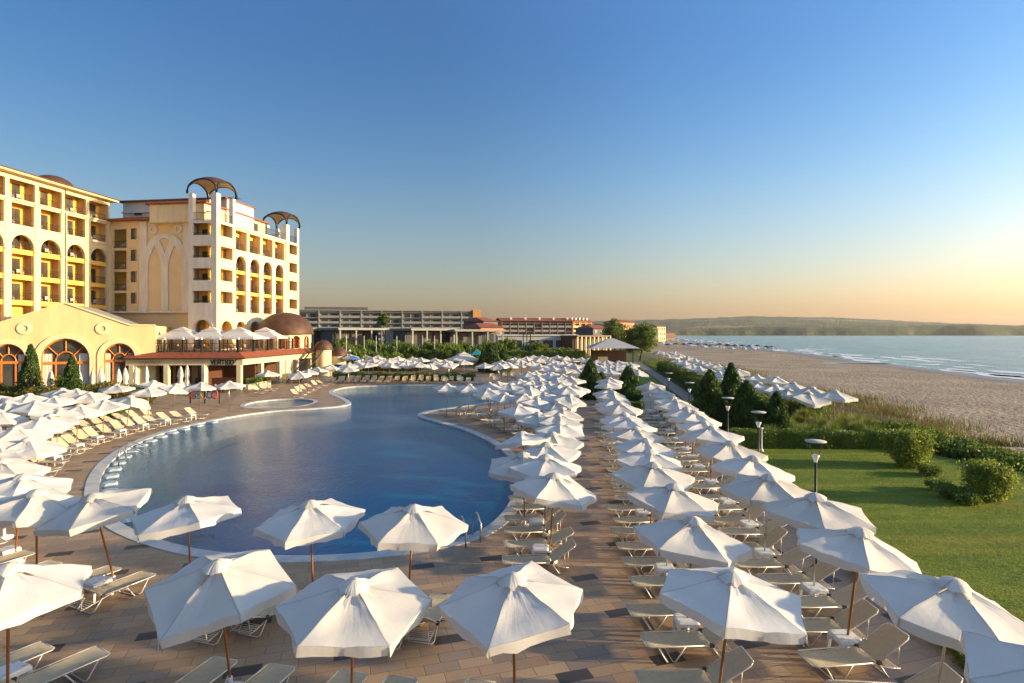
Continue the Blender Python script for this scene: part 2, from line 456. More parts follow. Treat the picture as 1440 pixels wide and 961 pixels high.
def water_mat(name, tint, ripple=.012, scale=2.2, body=None, strength=.35, bodyf=.25):
    m, n, l, p = new_mat(name)
    n.remove(p)
    t = n.new("ShaderNodeNewGeometry").outputs["Position"]
    mp = n.new("ShaderNodeMapping"); mp.inputs["Scale"].default_value = (1, .7, 1); mp.inputs["Rotation"].default_value = (0, 0, R(20)); l.new(t, mp.inputs[0])
    h = nmath(n, l, 'ADD', nnoise(n, l, mp.outputs[0], scale, 4, .6), nmath(n, l, 'MULTIPLY', nnoise(n, l, mp.outputs[0], scale * 5, 2), .25))
    calm = nramp(n, l, nnoise(n, l, t, .10, 2), .35, .65, .5, 1.6)
    h = nmath(n, l, 'MULTIPLY', h, calm)
    b = n.new("ShaderNodeBump"); b.inputs["Strength"].default_value = strength; b.inputs["Distance"].default_value = ripple; l.new(h, b.inputs["Height"])
    fr = n.new("ShaderNodeFresnel"); fr.inputs["IOR"].default_value = 1.22; l.new(b.outputs[0], fr.inputs["Normal"])
    gl = n.new("ShaderNodeBsdfGlossy"); gl.inputs["Roughness"].default_value = .03; l.new(b.outputs[0], gl.inputs["Normal"])
    tr = n.new("ShaderNodeBsdfTransparent"); tr.inputs[0].default_value = (*tint, 1)
    under = tr.outputs[0]
    if body:
        df = n.new("ShaderNodeBsdfDiffuse"); df.inputs[0].default_value = (*body, 1)
        mm = n.new("ShaderNodeMixShader"); mm.inputs[0].default_value = bodyf; l.new(under, mm.inputs[1]); l.new(df.outputs[0], mm.inputs[2]); under = mm.outputs[0]
    mx = n.new("ShaderNodeMixShader"); l.new(fr.outputs[0], mx.inputs[0]); l.new(under, mx.inputs[1]); l.new(gl.outputs[0], mx.inputs[2])
    l.new(mx.outputs[0], n["Material Output"].inputs[0])
    return m
M['pool_water'] = water_mat("pool_water", (.36, .84, .95), .04, 6.5, body=(.0, .23, .38), strength=.8, bodyf=.42)

def sea_mat():
    m, n, l, p = new_mat("sea_water")
    t = n.new("ShaderNodeNewGeometry").outputs["Position"]
    mp = n.new("ShaderNodeMapping"); mp.inputs["Scale"].default_value = (.35, .12, 1); mp.inputs["Rotation"].default_value = (0, 0, R(12)); l.new(t, mp.inputs[0])
    big = nnoise(n, l, mp.outputs[0], .28, 3)
    sm = nnoise(n, l, mp.outputs[0], 1.6, 5, .62)
    c = nmix(n, l, nramp(n, l, big, .38, .62), (.03, .15, .17), (.10, .29, .29))
    l.new(c, p.inputs["Base Color"]); p.inputs["Roughness"].default_value = .22; p.inputs["IOR"].default_value = 1.33; p.inputs["Specular IOR Level"].default_value = .5
    nbump(n, l, nmath(n, l, 'ADD', nmath(n, l, 'MULTIPLY', big, 2.0), sm), .8, .9, p)
    return m
M['sea'] = sea_mat()

def lawn_mat():
    m, n, l, p = new_mat("mown_lawn")
    t = n.new("ShaderNodeNewGeometry").outputs["Position"]
    a = nramp(n, l, nnoise(n, l, t, .45, 4), .3, .7)
    b = nramp(n, l, nnoise(n, l, t, 9, 5, .7), .3, .7)
    c = nmix(n, l, a, (.12, .19, .013), (.20, .26, .022))
    mp = n.new("ShaderNodeMapping"); mp.inputs["Scale"].default_value = (.10, 1.1, 1); mp.inputs["Rotation"].default_value = (0, 0, R(-4)); l.new(t, mp.inputs[0])
    c = nmix(n, l, nmath(n, l, 'MULTIPLY', nramp(n, l, nnoise(n, l, mp.outputs[0], 1.0, 3), .5, .66), .7), c, (.27, .27, .03))
    c = nmix(n, l, nmath(n, l, 'MULTIPLY', nramp(n, l, nnoise(n, l, t, .3, 6, .7), .58, .70), .6), c, (.22, .19, .05))
    c = nmix(n, l, 1.0, c, nmix(n, l, b, (.75, .78, .7), (1.15, 1.12, 1.1)), 'MULTIPLY')
    l.new(c, p.inputs["Base Color"]); p.inputs["Roughness"].default_value = .9
    nbump(n, l, nmath(n, l, 'ADD', b, nnoise(n, l, t, 45, 3)), 1.0, .05, p)
    return m
M['lawn'] = lawn_mat()

def blade_mat():
    m, n, l, p = new_mat("mown_blades")
    t = n.new("ShaderNodeNewGeometry").outputs["Position"]; r = n.new("ShaderNodeNewGeometry").outputs["Random Per Island"]
    a = nramp(n, l, nnoise(n, l, t, .45, 4), .3, .7)
    c = nmix(n, l, a, (.10, .18, .012), (.20, .27, .022))
    mp = n.new("ShaderNodeMapping"); mp.inputs["Scale"].default_value = (.10, 1.1, 1); mp.inputs["Rotation"].default_value = (0, 0, R(-4)); l.new(t, mp.inputs[0])
    c = nmix(n, l, nmath(n, l, 'MULTIPLY', nramp(n, l, nnoise(n, l, mp.outputs[0], 1.0, 3), .48, .62), .75), c, (.34, .34, .03))
    c = nmix(n, l, nmath(n, l, 'MULTIPLY', nramp(n, l, nnoise(n, l, t, .3, 6, .7), .56, .68), .7), c, (.26, .21, .06))
    c = nmix(n, l, 1.0, c, nmix(n, l, r, (.8, .8, .8), (1.2, 1.2, 1.1)), 'MULTIPLY')
    l.new(c, p.inputs["Base Color"]); p.inputs["Roughness"].default_value = .6
    tr = n.new("ShaderNodeBsdfTranslucent"); l.new(c, tr.inputs[0])
    mx = n.new("ShaderNodeMixShader"); mx.inputs[0].default_value = .5
    l.new(p.outputs[0], mx.inputs[1]); l.new(tr.outputs[0], mx.inputs[2]); l.new(mx.outputs[0], n["Material Output"].inputs[0])
    return m
M['lawn_blade'] = blade_mat()

def ground_mat():
    """one sheet: dry grass inland, footprinted sand on the beach, darker wet sand at the waterline"""
    m, n, l, p = new_mat("ground_soil_and_sand")
    t = n.new("ShaderNodeNewGeometry").outputs["Position"]
    sp = n.new("ShaderNodeSeparateXYZ"); l.new(t, sp.inputs[0])
    u = nmath(n, l, 'SUBTRACT', sp.outputs[0], nmath(n, l, 'MULTIPLY', nmath(n, l, 'SUBTRACT', sp.outputs[1], 50.0), .12))
    un = nmath(n, l, 'ADD', u, nmath(n, l, 'MULTIPLY', nmath(n, l, 'SUBTRACT', nnoise(n, l, t, .18, 4), .5), 9.0))
    sandf = nramp(n, l, un, 32, 35)
    gr = nmix(n, l, nramp(n, l, nnoise(n, l, t, .5, 5), .35, .65), (.05, .085, .02), (.12, .12, .045))
    gr = nmix(n, l, 1.0, gr, nmix(n, l, nnoise(n, l, t, 12, 4), (.5, .5, .5), (1.5, 1.5, 1.5)), 'MULTIPLY')
    dimple = n.new("ShaderNodeTexVoronoi"); dimple.feature = 'SMOOTH_F1'; dimple.inputs["Scale"].default_value = 1.9; dimple.inputs["Randomness"].default_value = 1
    dist = n.new("ShaderNodeVectorMath"); dist.operation = 'ADD'
    q = n.new("ShaderNodeTexNoise"); q.inputs["Scale"].default_value = 1.1; l.new(t, q.inputs["Vector"])
    l.new(t, dist.inputs[0]); l.new(q.outputs["Color"], dist.inputs[1]); l.new(dist.outputs[0], dimple.inputs["Vector"])
    sd_ = nmix(n, l, nramp(n, l, nnoise(n, l, t, .09, 5), .35, .65), (.28, .215, .155), (.40, .315, .23))
    sd_ = nmix(n, l, 1.0, sd_, nmix(n, l, nramp(n, l, nnoise(n, l, t, 4, 5, .7), .3, .7), (.75, .75, .75), (1.2, 1.2, 1.2)), 'MULTIPLY')
    wet = nramp(n, l, sp.outputs[2], -2.56, -2.42, 1, 0)
    sd_ = nmix(n, l, nmath(n, l, 'MULTIPLY', wet, .75), sd_, (.085, .06, .04))
    c = nmix(n, l, sandf, gr, sd_)
    l.new(c, p.inputs["Base Color"])
    l.new(nramp(n, l, wet, 0, 1, .9, .35), p.inputs["Roughness"])
    h = nmath(n, l, 'MULTIPLY', nmath(n, l, 'ADD', dimple.outputs["Distance"], nmath(n, l, 'MULTIPLY', nnoise(n, l, t, 5, 4), .6)), nmath(n, l, 'SUBTRACT', 1.0, wet))
    nbump(n, l, h, 1.0, .55, p)
    return m
M['ground'] = ground_mat()

def hill_mat():
    m, n, l, p = new_mat("wooded_hill")
    t = n.new("ShaderNodeNewGeometry").outputs["Position"]
    nz = n.new("ShaderNodeSeparateXYZ"); l.new(n.new("ShaderNodeNewGeometry").outputs["Normal"], nz.inputs[0])
    f = nramp(n, l, nnoise(n, l, t, .006, 5, .65), .42, .58)
    c = nmix(n, l, f, (.022, .045, .016), (.075, .10, .035))
    mp = n.new("ShaderNodeMapping"); mp.inputs["Scale"].default_value = (.5, 2.5, 1); l.new(t, mp.inputs[0])
    field = nramp(n, l, nnoise(n, l, mp.outputs[0], .0016, 2), .56, .60)
    c = nmix(n, l, nmath(n, l, 'MULTIPLY', field, .8), c, (.26, .20, .10))
    steep = nmath(n, l, 'MULTIPLY', nramp(n, l, nz.outputs[2], .55, .80, 1, 0), nramp(n, l, nnoise(n, l, t, .02, 4), .5, .6))
    c = nmix(n, l, nmath(n, l, 'MULTIPLY', steep, .18), c, (.30, .21, .13))
    l.new(c, p.inputs["Base Color"]); p.inputs["Roughness"].default_value = 1
    nbump(n, l, nnoise(n, l, t, .05, 5, .7), 1.0, 8, p)
    return m
M['hill'] = hill_mat()
M['path'] = plain("path_paving", (.30, .235, .17), .8, .12, 2, .3, 30)
M['foam'] = plain("white_foam", (.75, .75, .73), .7, .15, .5)
M['bus_blue'] = plain("pale_blue_cloth", (.40, .50, .62), .8, .1, 2)
# ------------------------------------------------------------------ the land
def smooth(a, b, x):
    t = min(1, max(0, (x - a) / (b - a))); return t * t * (3 - 2 * t)
SHORE = [(-60, 82), (0, 89), (50, 94), (114, 101), (207, 121), (261, 133), (320, 142), (450, 168), (700, 222), (1077, 300), (1500, 430), (1900, 600), (2600, 950)]
def shore(y):
    if y <= SHORE[0][0]: return SHORE[0][1]
    for (a, xa), (b, xb) in zip(SHORE, SHORE[1:]):
        if y <= b: return xa + (xb - xa) * (y - a) / (b - a)
    return SHORE[-1][1]
SEA_Z = -2.6
def gz(x, y):
    u = x - .12 * (y - 50)
    if u < 24: return 0.0
    if y > 400: return 0.0 if x < shore(y) - 130 else -2.6 * smooth(shore(y) - 130, shore(y), x) - .05 * max(0, x - shore(y))
    s = shore(y); su = s - .12 * (y - 50)
    z = -1.5 * smooth(24, 33, u)
    if u > 33:
        z -= 1.1 * min(1.0, (u - 33) / max(1, su - 33)) ** .8
    if u > su: z -= .05 * (u - su)
    return max(z, -6.0)

def catmull(pts, n=6, closed=True):
    N = len(pts); out = []
    for i in range(N if closed else N - 1):
        p0, p1, p2, p3 = (np.array(pts[(i + k) % N] if closed else pts[min(max(i + k, 0), N - 1)], float) for k in (-1, 0, 1, 2))
        for j in range(n):
            t = j / n
            out.append(.5 * ((2 * p1) + (-p0 + p2) * t + (2 * p0 - 5 * p1 + 4 * p2 - p3) * t * t + (-p0 + 3 * p1 - 3 * p2 + p3) * t ** 3))
    return [tuple(o) for o in out]

def offset(poly, d):
    """positive d grows a counter-clockwise outline"""
    N = len(poly); out = []
    for i in range(N):
        a = np.array(poly[i - 1]); b = np.array(poly[(i + 1) % N]); t = b - a; t /= np.linalg.norm(t) + 1e-9
        out.append((poly[i][0] + t[1] * d, poly[i][1] - t[0] * d))
    return out

def area(poly):
    return .5 * sum(poly[i - 1][0] * poly[i][1] - poly[i][0] * poly[i - 1][1] for i in range(len(poly)))

# the outer edge of the pool's coping, read off the photograph
POOL_PX = [(118, 700), (124, 672), (143, 648), (175, 627), (215, 611), (262, 598), (320, 586), (380, 578), (440, 574), (474, 571), (486, 567),
           (476, 560), (463, 554), (466, 548.5), (490, 544), (540, 542), (600, 541.5), (660, 542), (720, 545), (748, 550), (735, 558), (690, 567), (640, 574), (608, 579),
           (596, 583.5), (604, 588), (634, 596), (664, 605), (694, 618), (718, 633), (735, 652), (742, 680), (732, 712), (708, 740), (670, 760),
           (610, 774), (530, 785), (440, 791), (350, 790), (270, 783), (205, 767), (155, 746), (126, 722)]
pool = [tuple(G(*p)[:2]) for p in POOL_PX]
if area(pool) < 0: pool = pool[::-1]
pool_out = catmull(pool, 5)
pool_in = offset(pool_out, -.5)

def fill(outlines, z, name, mat, kind='structure', uvz=None):
    """flat sheet from an outer outline and its holes"""
    import bmesh
    bm = bmesh.new(); edges = []
    for o in outlines:
        vs = [bm.verts.new((p[0], p[1], z)) for p in o]
        edges += [bm.edges.new((vs[i - 1], vs[i])) for i in range(len(vs))]
    bmesh.ops.triangle_fill(bm, use_beauty=True, use_dissolve=False, edges=edges)
    for f in bm.faces:
        if f.normal.z < 0: f.normal_flip()
    me = bpy.data.meshes.new(name); bm.to_mesh(me); bm.free(); me.materials.append(mat)
    o = link(name, me)
    if kind: o["kind"] = kind
    return o

def ribbon(mb, A, B, za, zb, m=0, closed=True):
    n = len(A); vs = [(p[0], p[1], za) for p in A] + [(p[0], p[1], zb) for p in B]
    mb.add(vs, [(i, (i + 1) % n, n + (i + 1) % n, n + i) for i in range(n if closed else n - 1)], m)

# children's pool: an oval
KC = G(394, 567.5); kid = [(KC.x + 3.3 * math.cos(a) , KC.y + 3.9 * math.sin(a)) for a in np.linspace(0, 2 * math.pi, 48, endpoint=False)]
kid_in = offset(kid, -.4)

deck_outline = [(-33, -6), (6.9, -6), (8.9, 10), (10.1, 20), (11.3, 30), (13.5, 50), (16, 70), (18.6, 92), (20.5, 108), (18, 114), (-38, 114),
                (-36, 96), (-62, 90), (-62, 72), (-56, 66), (-40, 66), (-38, 56), (-46, 40), (-46, 18)]
deck = fill([deck_outline, pool_out, kid], 0, "deck", M['paving'])

def inside(poly, x, y):
    c = False; n = len(poly)
    for i in range(n):
        (x1, y1), (x2, y2) = poly[i - 1], poly[i]
        if (y1 > y) != (y2 > y) and x < (x2 - x1) * (y - y1) / (y2 - y1) + x1: c = not c
    return c
def dist_poly(poly, x, y):
    a = np.array(poly); return float(np.min(np.hypot(a[:, 0] - x, a[:, 1] - y)))

mb = MB(); ribbon(mb, pool_in, pool_out, .02, .02); ribbon(mb, pool_in, pool_in, -.35, .02); ribbon(mb, pool_out, pool_out, .02, -.02)
ribbon(mb, kid_in, kid, .02, .02); ribbon(mb, kid_in, kid_in, -.35, .02)
tag(mb.build("pool_coping", M['coping']), kind='structure')
# basin: walls, floor, and the curved underwater steps at the left end
mb = MB(); ribbon(mb, pool_in, pool_in, -1.4, -.35); ribbon(mb, kid_in, kid_in, -.6, -.35)
tag(mb.build("pool_wall", M['mosaic']), kind='structure')
fill([pool_in], -1.4, "pool_floor", M['mosaic']); fill([kid_in], -.55, "paddling_pool_floor", M['mosaic'])
fill([pool_in], -.07, "pool_water", M['pool_water']); fill([kid_in], -.07, "paddling_pool_water", M['pool_water'])
def seg(poly, test): return [p for p in poly if test(p)]
mb = MB()
ins = [(p, q) for p, q in zip(pool_in, offset(pool_in, -1.0))]
left = [i for i, p in enumerate(pool_in) if p[0] < -13.2 and 20 < p[1] < 44]
# keep the run contiguous
runs = []; cur = [left[0]]
for a in left[1:]:
    if a == cur[-1] + 1: cur.append(a)
    else: runs.append(cur); cur = [a]
runs.append(cur)
if len(runs) > 1 and runs[-1][-1] == len(pool_in) - 1 and runs[0][0] == 0: run = runs[-1] + runs[0]
else: run = max(runs, key=len)
for k in range(5):
    A = offset(pool_in, -.62 * k); B = offset(pool_in, -.62 * (k + 1)); C = B
    z = -.22 - .24 * k
    ribbon(mb, [A[i] for i in run], [B[i] for i in run], z, z, closed=False)
    ribbon(mb, [B[i] for i in run], [B[i] for i in run], z, z - .24, closed=False)
tag(mb.build("pool_steps", [plain("step_mosaic", (.10, .20, .30), .4, .4, 7)]), kind='structure')

# ground sheet
ys = list(np.arange(-30, 126, 3.0)) + [130, 140, 152, 166, 184, 205, 230, 260, 300, 350, 399, 401, 450, 520, 620, 760, 920, 1100, 1350, 1600, 1900, 2300]
def ground_cols(y):
    s = shore(y); u0 = .12 * (min(y, 400) - 50)
    L = [-900, -600, -350, -200, -130, -90, -70]
    mid = list(np.arange(-60, 24, 3.0))
    a = [24 + u0 + k for k in (0, 1.5, 3, 4.5, 6, 7.5, 9)]
    base = max(a[-1] + 2, 0)
    b = [base + (s - base) * t for t in (.05, .12, .2, .3, .4, .5, .6, .7, .78, .85, .9, .94, .97, 1.0)]
    c = [s + 4, s + 12, s + 40, s + 200]
    mid = [m_ for m_ in mid if m_ < 24 + u0 - 1.5] ; mid = mid + [mid[-1]] * (28 - len(mid)) if len(mid) < 28 else mid[:28]
    if u0 > 12:
        mid = list(np.linspace(-60, 24 + u0 - 2, 28))
    return L + mid + a + b + c
vs = []; cols = None
pin = [pool_out, kid]
for y in ys:
    row = ground_cols(y); cols = len(row)
    for x in row:
        z = gz(x, y) - .035
        if -26 < x < 6 and 12 < y < 80 and any(inside(q, x, y) or dist_poly(q, x, y) < 3.4 for q in pin): z = -2.5
        vs.append((x, y, z))
fs = [(r * cols + c, r * cols + c + 1, (r + 1) * cols + c + 1, (r + 1) * cols + c) for r in range(len(ys) - 1) for c in range(cols - 1)]
mb = MB(); mb.add(vs, fs, 0, True); tag(mb.build("ground", M['ground']), kind='structure')

# lawn: one sheet with mown grass blades over it
def ux(u, y): return u + .12 * (y - 50)
lawn_out = [(ux(13.7, y), y) for y in (-6, 5, 15, 25, 33.2)] + [(14.5, 33.2), (22, 33.2), (23.4, 30), (25, 24), (25, 14), (24, 4), (22, -6)]
fill([lawn_out], -.02, "lawn", M['lawn'])
# strip lawns along the path further on
lawn2 = [(13.2, 44), (14.6, 44), (17.0, 62), (20.8, 92), (22, 108), (20.9, 108), (18.9, 92), (16.3, 70), (13.8, 50)]
lawn2b = [(ux(13.7, 44), 44), (ux(15.6, 44), 44), (ux(15.6, 60), 60), (ux(16.4, 80), 80), (ux(16.4, 106), 106), (ux(13.9, 106), 106), (ux(13.9, 70), 70)]
fill([lawn2b], -.02, "lawn_strip", M['lawn'])
pathp = [(ux(a, y), y) for a, y in ((15.75, 46), (16.6, 80), (17.0, 108), (17.0, 130))] + [(ux(a, y), y) for a, y in ((19.2, 130), (18.6, 108), (18.1, 80), (17.2, 46))]
fill([pathp], -.012, "path", M['path'])
n = 170000
P = np.empty((n, 3)); P[:, 1] = rng.uniform(2, 33, n) ** 1.0; P[:, 0] = rng.uniform(8, 25, n); P[:, 2] = 0
keep = np.array([inside(lawn_out, x, y) for x, y in P[:, :2]]); P = P[keep]; n = len(P)
a = rng.uniform(0, 2 * math.pi, n); w = .007 + .009 * rng.random(n); h = .018 + .022 * rng.random(n)
tri = np.empty((n, 3, 3)); dx = np.cos(a) * w; dy = np.sin(a) * w
lean = rng.normal(size=(n, 2)) * .02
tri[:, 0] = P + np.stack([dx, dy, np.full(n, -.02)], 1); tri[:, 1] = P - np.stack([dx, dy, np.full(n, .02)], 1)
tri[:, 2] = P + np.stack([lean[:, 0], lean[:, 1], h - .02], 1)
tag(np_mesh("mown_grass", tri.reshape(-1, 3), 3, M['lawn_blade']), "short mown green grass covering the lawn right of the parasols", "grass", kind='stuff')

# sea and foam
mb = MB(); mb.add([(60, -60, SEA_Z), (6000, -60, SEA_Z), (6000, 5000, SEA_Z), (60, 5000, SEA_Z)], [(0, 1, 2, 3)])
tag(mb.build("sea", M['sea']), kind='structure')
mb = MB()
yy = list(np.arange(20, 420, 1.6)) + list(np.arange(420, 1500, 8))
for off, wd, ph, gap in ((-1.0, 1.3, 0, -2), (3.2, 1.5, 3, -.25), (9.5, 1.5, 7, .05), (17, 1.4, 11, .25), (27, 1.3, 4, .4), (40, 1.2, 9, .55)):
    A = []; B = []
    def flush():
        global A, B
        if len(A) > 1: ribbon(mb, A, B, SEA_Z + .05, SEA_Z + .05, closed=False)
        A = []; B = []
    for y in yy:
        w_ = wd * (2.2 if y < 300 else 1.5) * (.55 + .45 * math.sin(y * .11 + ph) + .35 * math.sin(y * .37 + ph * 2) + rnd.uniform(-.15, .15))
        g = math.sin(y * .05 + ph) + .6 * math.sin(y * .023 + 2 * ph)
        if g < gap * 2 - .4 or w_ < .08:
            flush(); continue
        x = shore(y) + off + 1.4 * math.sin(y * .06 + ph) + .6 * math.sin(y * .21 + ph)
        A.append((x - w_, y)); B.append((x + w_, y))
    flush()
tag(mb.build("sea_foam", M['foam']), "white foam of low waves breaking along the beach", "foam", kind='stuff')
# shallow lagoon left on the sand
lag = catmull([(84, 168), (92, 173), (103, 176), (113, 174), (112, 170.5), (104, 171), (95, 169), (90, 165)], 5)
fill([lag], gz(100, 171) + .10, "beach_pool_water", M['sea'])

# hills across the bay: terrain with a cliff at the waterline and a wooded upland behind
RIDGE = [(-200, 460), (600, 461), (850, 452), (900, 451), (952, 450), (1004, 448), (1056, 446), (1108, 447), (1171, 447.5), (1261, 452), (1351, 456.5), (1440, 459.5), (1700, 464), (2300, 468)]
def ridge(px):
    for (a, ya), (b, yb) in zip(RIDGE, RIDGE[1:]):
        if a <= px <= b: return ya + (yb - ya) * (px - a) / (b - a)
    return 467
def vnoise(x, s, seed=0):
    i = math.floor(x / s); f = x / s - i; f = f * f * (3 - 2 * f)
    h = lambda k: (math.sin((k + seed * 17.3) * 127.1) * 43758.5453) % 1
    return h(i) * (1 - f) + h(i + 1) * f
pxs = np.arange(560, 2300, 2.0)
prof = [(1850, 0.0, 0), (1862, .0, 0), (1880, .42, 1), (1905, .62, 1), (1960, .70, .6), (2150, .62, .5), (2500, .80, .4), (2900, .93, .5), (3300, 1.0, .35), (3800, .6, .3), (4500, .2, 0)]
from mathutils import noise as mnoise
def prof_at(d):
    for (a_, fa, na), (b_, fb, nb_) in zip(prof, prof[1:]):
        if a_ <= d <= b_:
            t = (d - a_) / (b_ - a_); return fa + (fb - fa) * t, na + (nb_ - na) * t
    return 0, 0
vs = []
drows = [1850, 1862, 1868, 1876, 1886, 1900, 1920] + list(np.arange(1945, 3400, 38.0)) + [3500, 3700, 4000, 4500]
for d in drows:
    fr, nzf = prof_at(d)
    for px in pxs:
        dd = d + (50 * (vnoise(px, 60, 3) - .5) + 12 * (vnoise(px, 14, 5) - .5) if d < 2000 else 0)
        X_ = (px - 720) / FOC * dd
        top = (HOR - ridge(px)) / FOC * 3300 + EYE - SEA_Z
        cl = (22 + 9 * vnoise(px, 90, 9)) * smooth(900, 1000, px) * (1 if px < 1800 else max(0, 1 - (px - 1800) / 400)) + 8
        if d <= 1862: z = -2
        elif d < 1960: z = cl * fr / .7
        elif d <= 3300: z = cl * (1 - .25 * smooth(1960, 2150, d)) + (top - cl) * smooth(2100, 3300, d) ** 1.2 + cl * .25 * smooth(2300, 3000, d)
        else: z = top * fr
        z += (4.0 if d > 1950 else 1.2) * mnoise.noise(Vector((X_ / 70, dd / 70, 0))) + (3.2 if d > 1950 else .8) * abs(mnoise.noise(Vector((X_ / 22, dd / 22, 5)))) + (1.6 * rnd.random() if d > 1950 else 0)
        if d <= 1862: z = -2
        vs.append((X_, dd, SEA_Z + z))
c = len(pxs)
fs = [(r * c + k, r * c + k + 1, (r + 1) * c + k + 1, (r + 1) * c + k) for r in range(len(drows) - 1) for k in range(c - 1)]
mb = MB(); mb.add(vs, fs, 0, False); tag(mb.build("hills", M['hill']), kind='structure')
# ------------------------------------------------------------------ buildings
def cell(mb, x0, x1, z0, z1, a, b, c, top, arch=False, y=0.0, depth=.35, m=0, n=12):
    """a piece of wall facing local -y with one opening; jambs go back by depth"""
    if arch:
        r = (b - a) / 2; cx = (a + b) / 2; sp = top - r
        pts = [(cx - r * math.cos(math.pi * k / n), sp + r * math.sin(math.pi * k / n)) for k in range(n + 1)]
    else:
        pts = [(a, top), (b, top)]
    # sides and sill
    if a > x0: mb.quad((x0, y, z0), (a, y, z0), (a, y, z1), (x0, y, z1), m)
    if b < x1: mb.quad((b, y, z0), (x1, y, z0), (x1, y, z1), (b, y, z1), m)
    if c > z0: mb.quad((a, y, z0), (b, y, z0), (b, y, c), (a, y, c), m)
    for p, q in zip(pts, pts[1:]):
        mb.quad((p[0], y, p[1]), (q[0], y, q[1]), (q[0], y, z1), (p[0], y, z1), m)
    loop = [(a, c)] + pts + [(b, c)]
    for p, q in zip(loop, loop[1:]):
        if abs(p[0] - q[0]) + abs(p[1] - q[1]) > 1e-6:
            mb.quad((p[0], y, p[1]), (p[0], y + depth, p[1]), (q[0], y + depth, q[1]), (q[0], y, q[1]), m)
    mb.quad((a, y, c), (b, y, c), (b, y + depth, c), (a, y + depth, c), m)

def archivolt(mb, cx, sp, r, w, y, t=.08, m=0, n=14, legs=0):
    """raised moulding round an arch"""
    for k in range(n):
        a0, a1 = math.pi * k / n, math.pi * (k + 1) / n
        p = [(cx - rr * math.cos(a), sp + rr * math.sin(a)) for rr, a in ((r, a0), (r + w, a0), (r + w, a1), (r, a1))]
        mb.add([(q[0], y - t, q[1]) for q in p] + [(q[0], y + .01, q[1]) for q in p], [(0, 1, 2, 3), (1, 5, 6, 2), (0, 3, 7, 4)], m)
    if legs:
        for s in (-1, 1):
            x0, x1 = sorted((cx + s * r, cx + s * (r + w))); mb.box(x0, x1, y - t, y + .01, sp - legs, sp, m)

def window_part(root, fr, x0, x1, z0, z1, y, name="window", mat=None, bars=1, glass=None):
    mb = MB(fr); t = .07
    mb.box(x0, x0 + t, y - .05, y + .03, z0, z1); mb.box(x1 - t, x1, y - .05, y + .03, z0, z1)
    mb.box(x0 + t, x1 - t, y - .05, y + .03, z1 - t, z1); mb.box(x0 + t, x1 - t, y - .05, y + .03, z0, z0 + t)
    for k in range(bars):
        x = x0 + (x1 - x0) * (k + 1) / (bars + 1); mb.box(x - .03, x + .03, y - .045, y + .02, z0 + t, z1 - t)
    f = mb.build(name, mat or M['dark_wood'], root)
    g = MB(fr); g.quad((x0 + t, y - .012, z0 + t), (x1 - t, y - .012, z0 + t), (x1 - t, y - .012, z1 - t), (x0 + t, y - .012, z1 - t))
    g.build("pane", glass or M['glass'], f)
    return f

def railing_part(root, fr, x0, x1, z, y, h=.95, step=.16, mat=None, name="railing"):
    mb = MB(fr)
    mb.box(x0, x1, y - .025, y + .025, z + h - .05, z + h); mb.box(x0, x1, y - .02, y + .02, z + .06, z + .1)
    k = max(2, int((x1 - x0) / step))
    for i in range(1, k):
        x = x0 + (x1 - x0) * i / k; mb.box(x - .011, x + .011, y - .011, y + .011, z + .1, z + h - .05)
    return mb.build(name, mat or M['iron'], root)

BSEAT = []
def balcony_seat(mb, x, y, z, rz=0):
    """tiny white plastic armchair seen between the balusters: a thing of its own"""
    if not BSEAT:
        m = MB()
        for dx in (-.22, .22):
            for dy in (-.2, .2): m.box(dx - .025, dx + .025, dy - .025, dy + .025, 0, .42)
        m.box(-.25, .25, -.24, .24, .42, .46); m.box(-.25, .25, .2, .25, .46, .85)
        m.box(-.27, -.22, -.2, .22, .6, .64); m.box(.22, .27, -.2, .22, .6, .64)
        o = m.build("balcony_chair", M['white_plastic']); BSEAT.append(o)
    else:
        o = BSEAT[0].copy(); COL.objects.link(o)
    o.location = mb.P((x, y, z)); o.rotation_euler = (0, 0, mb.fr[3])
    tag(o, "small white plastic armchair behind a balcony railing of the hotel", "chair", "white chairs on the hotel balconies")

hotel = thing("hotel", "large cream and yellow hotel with arched balconies and two brown vaulted towers", "hotel", (-39, 77, 0))
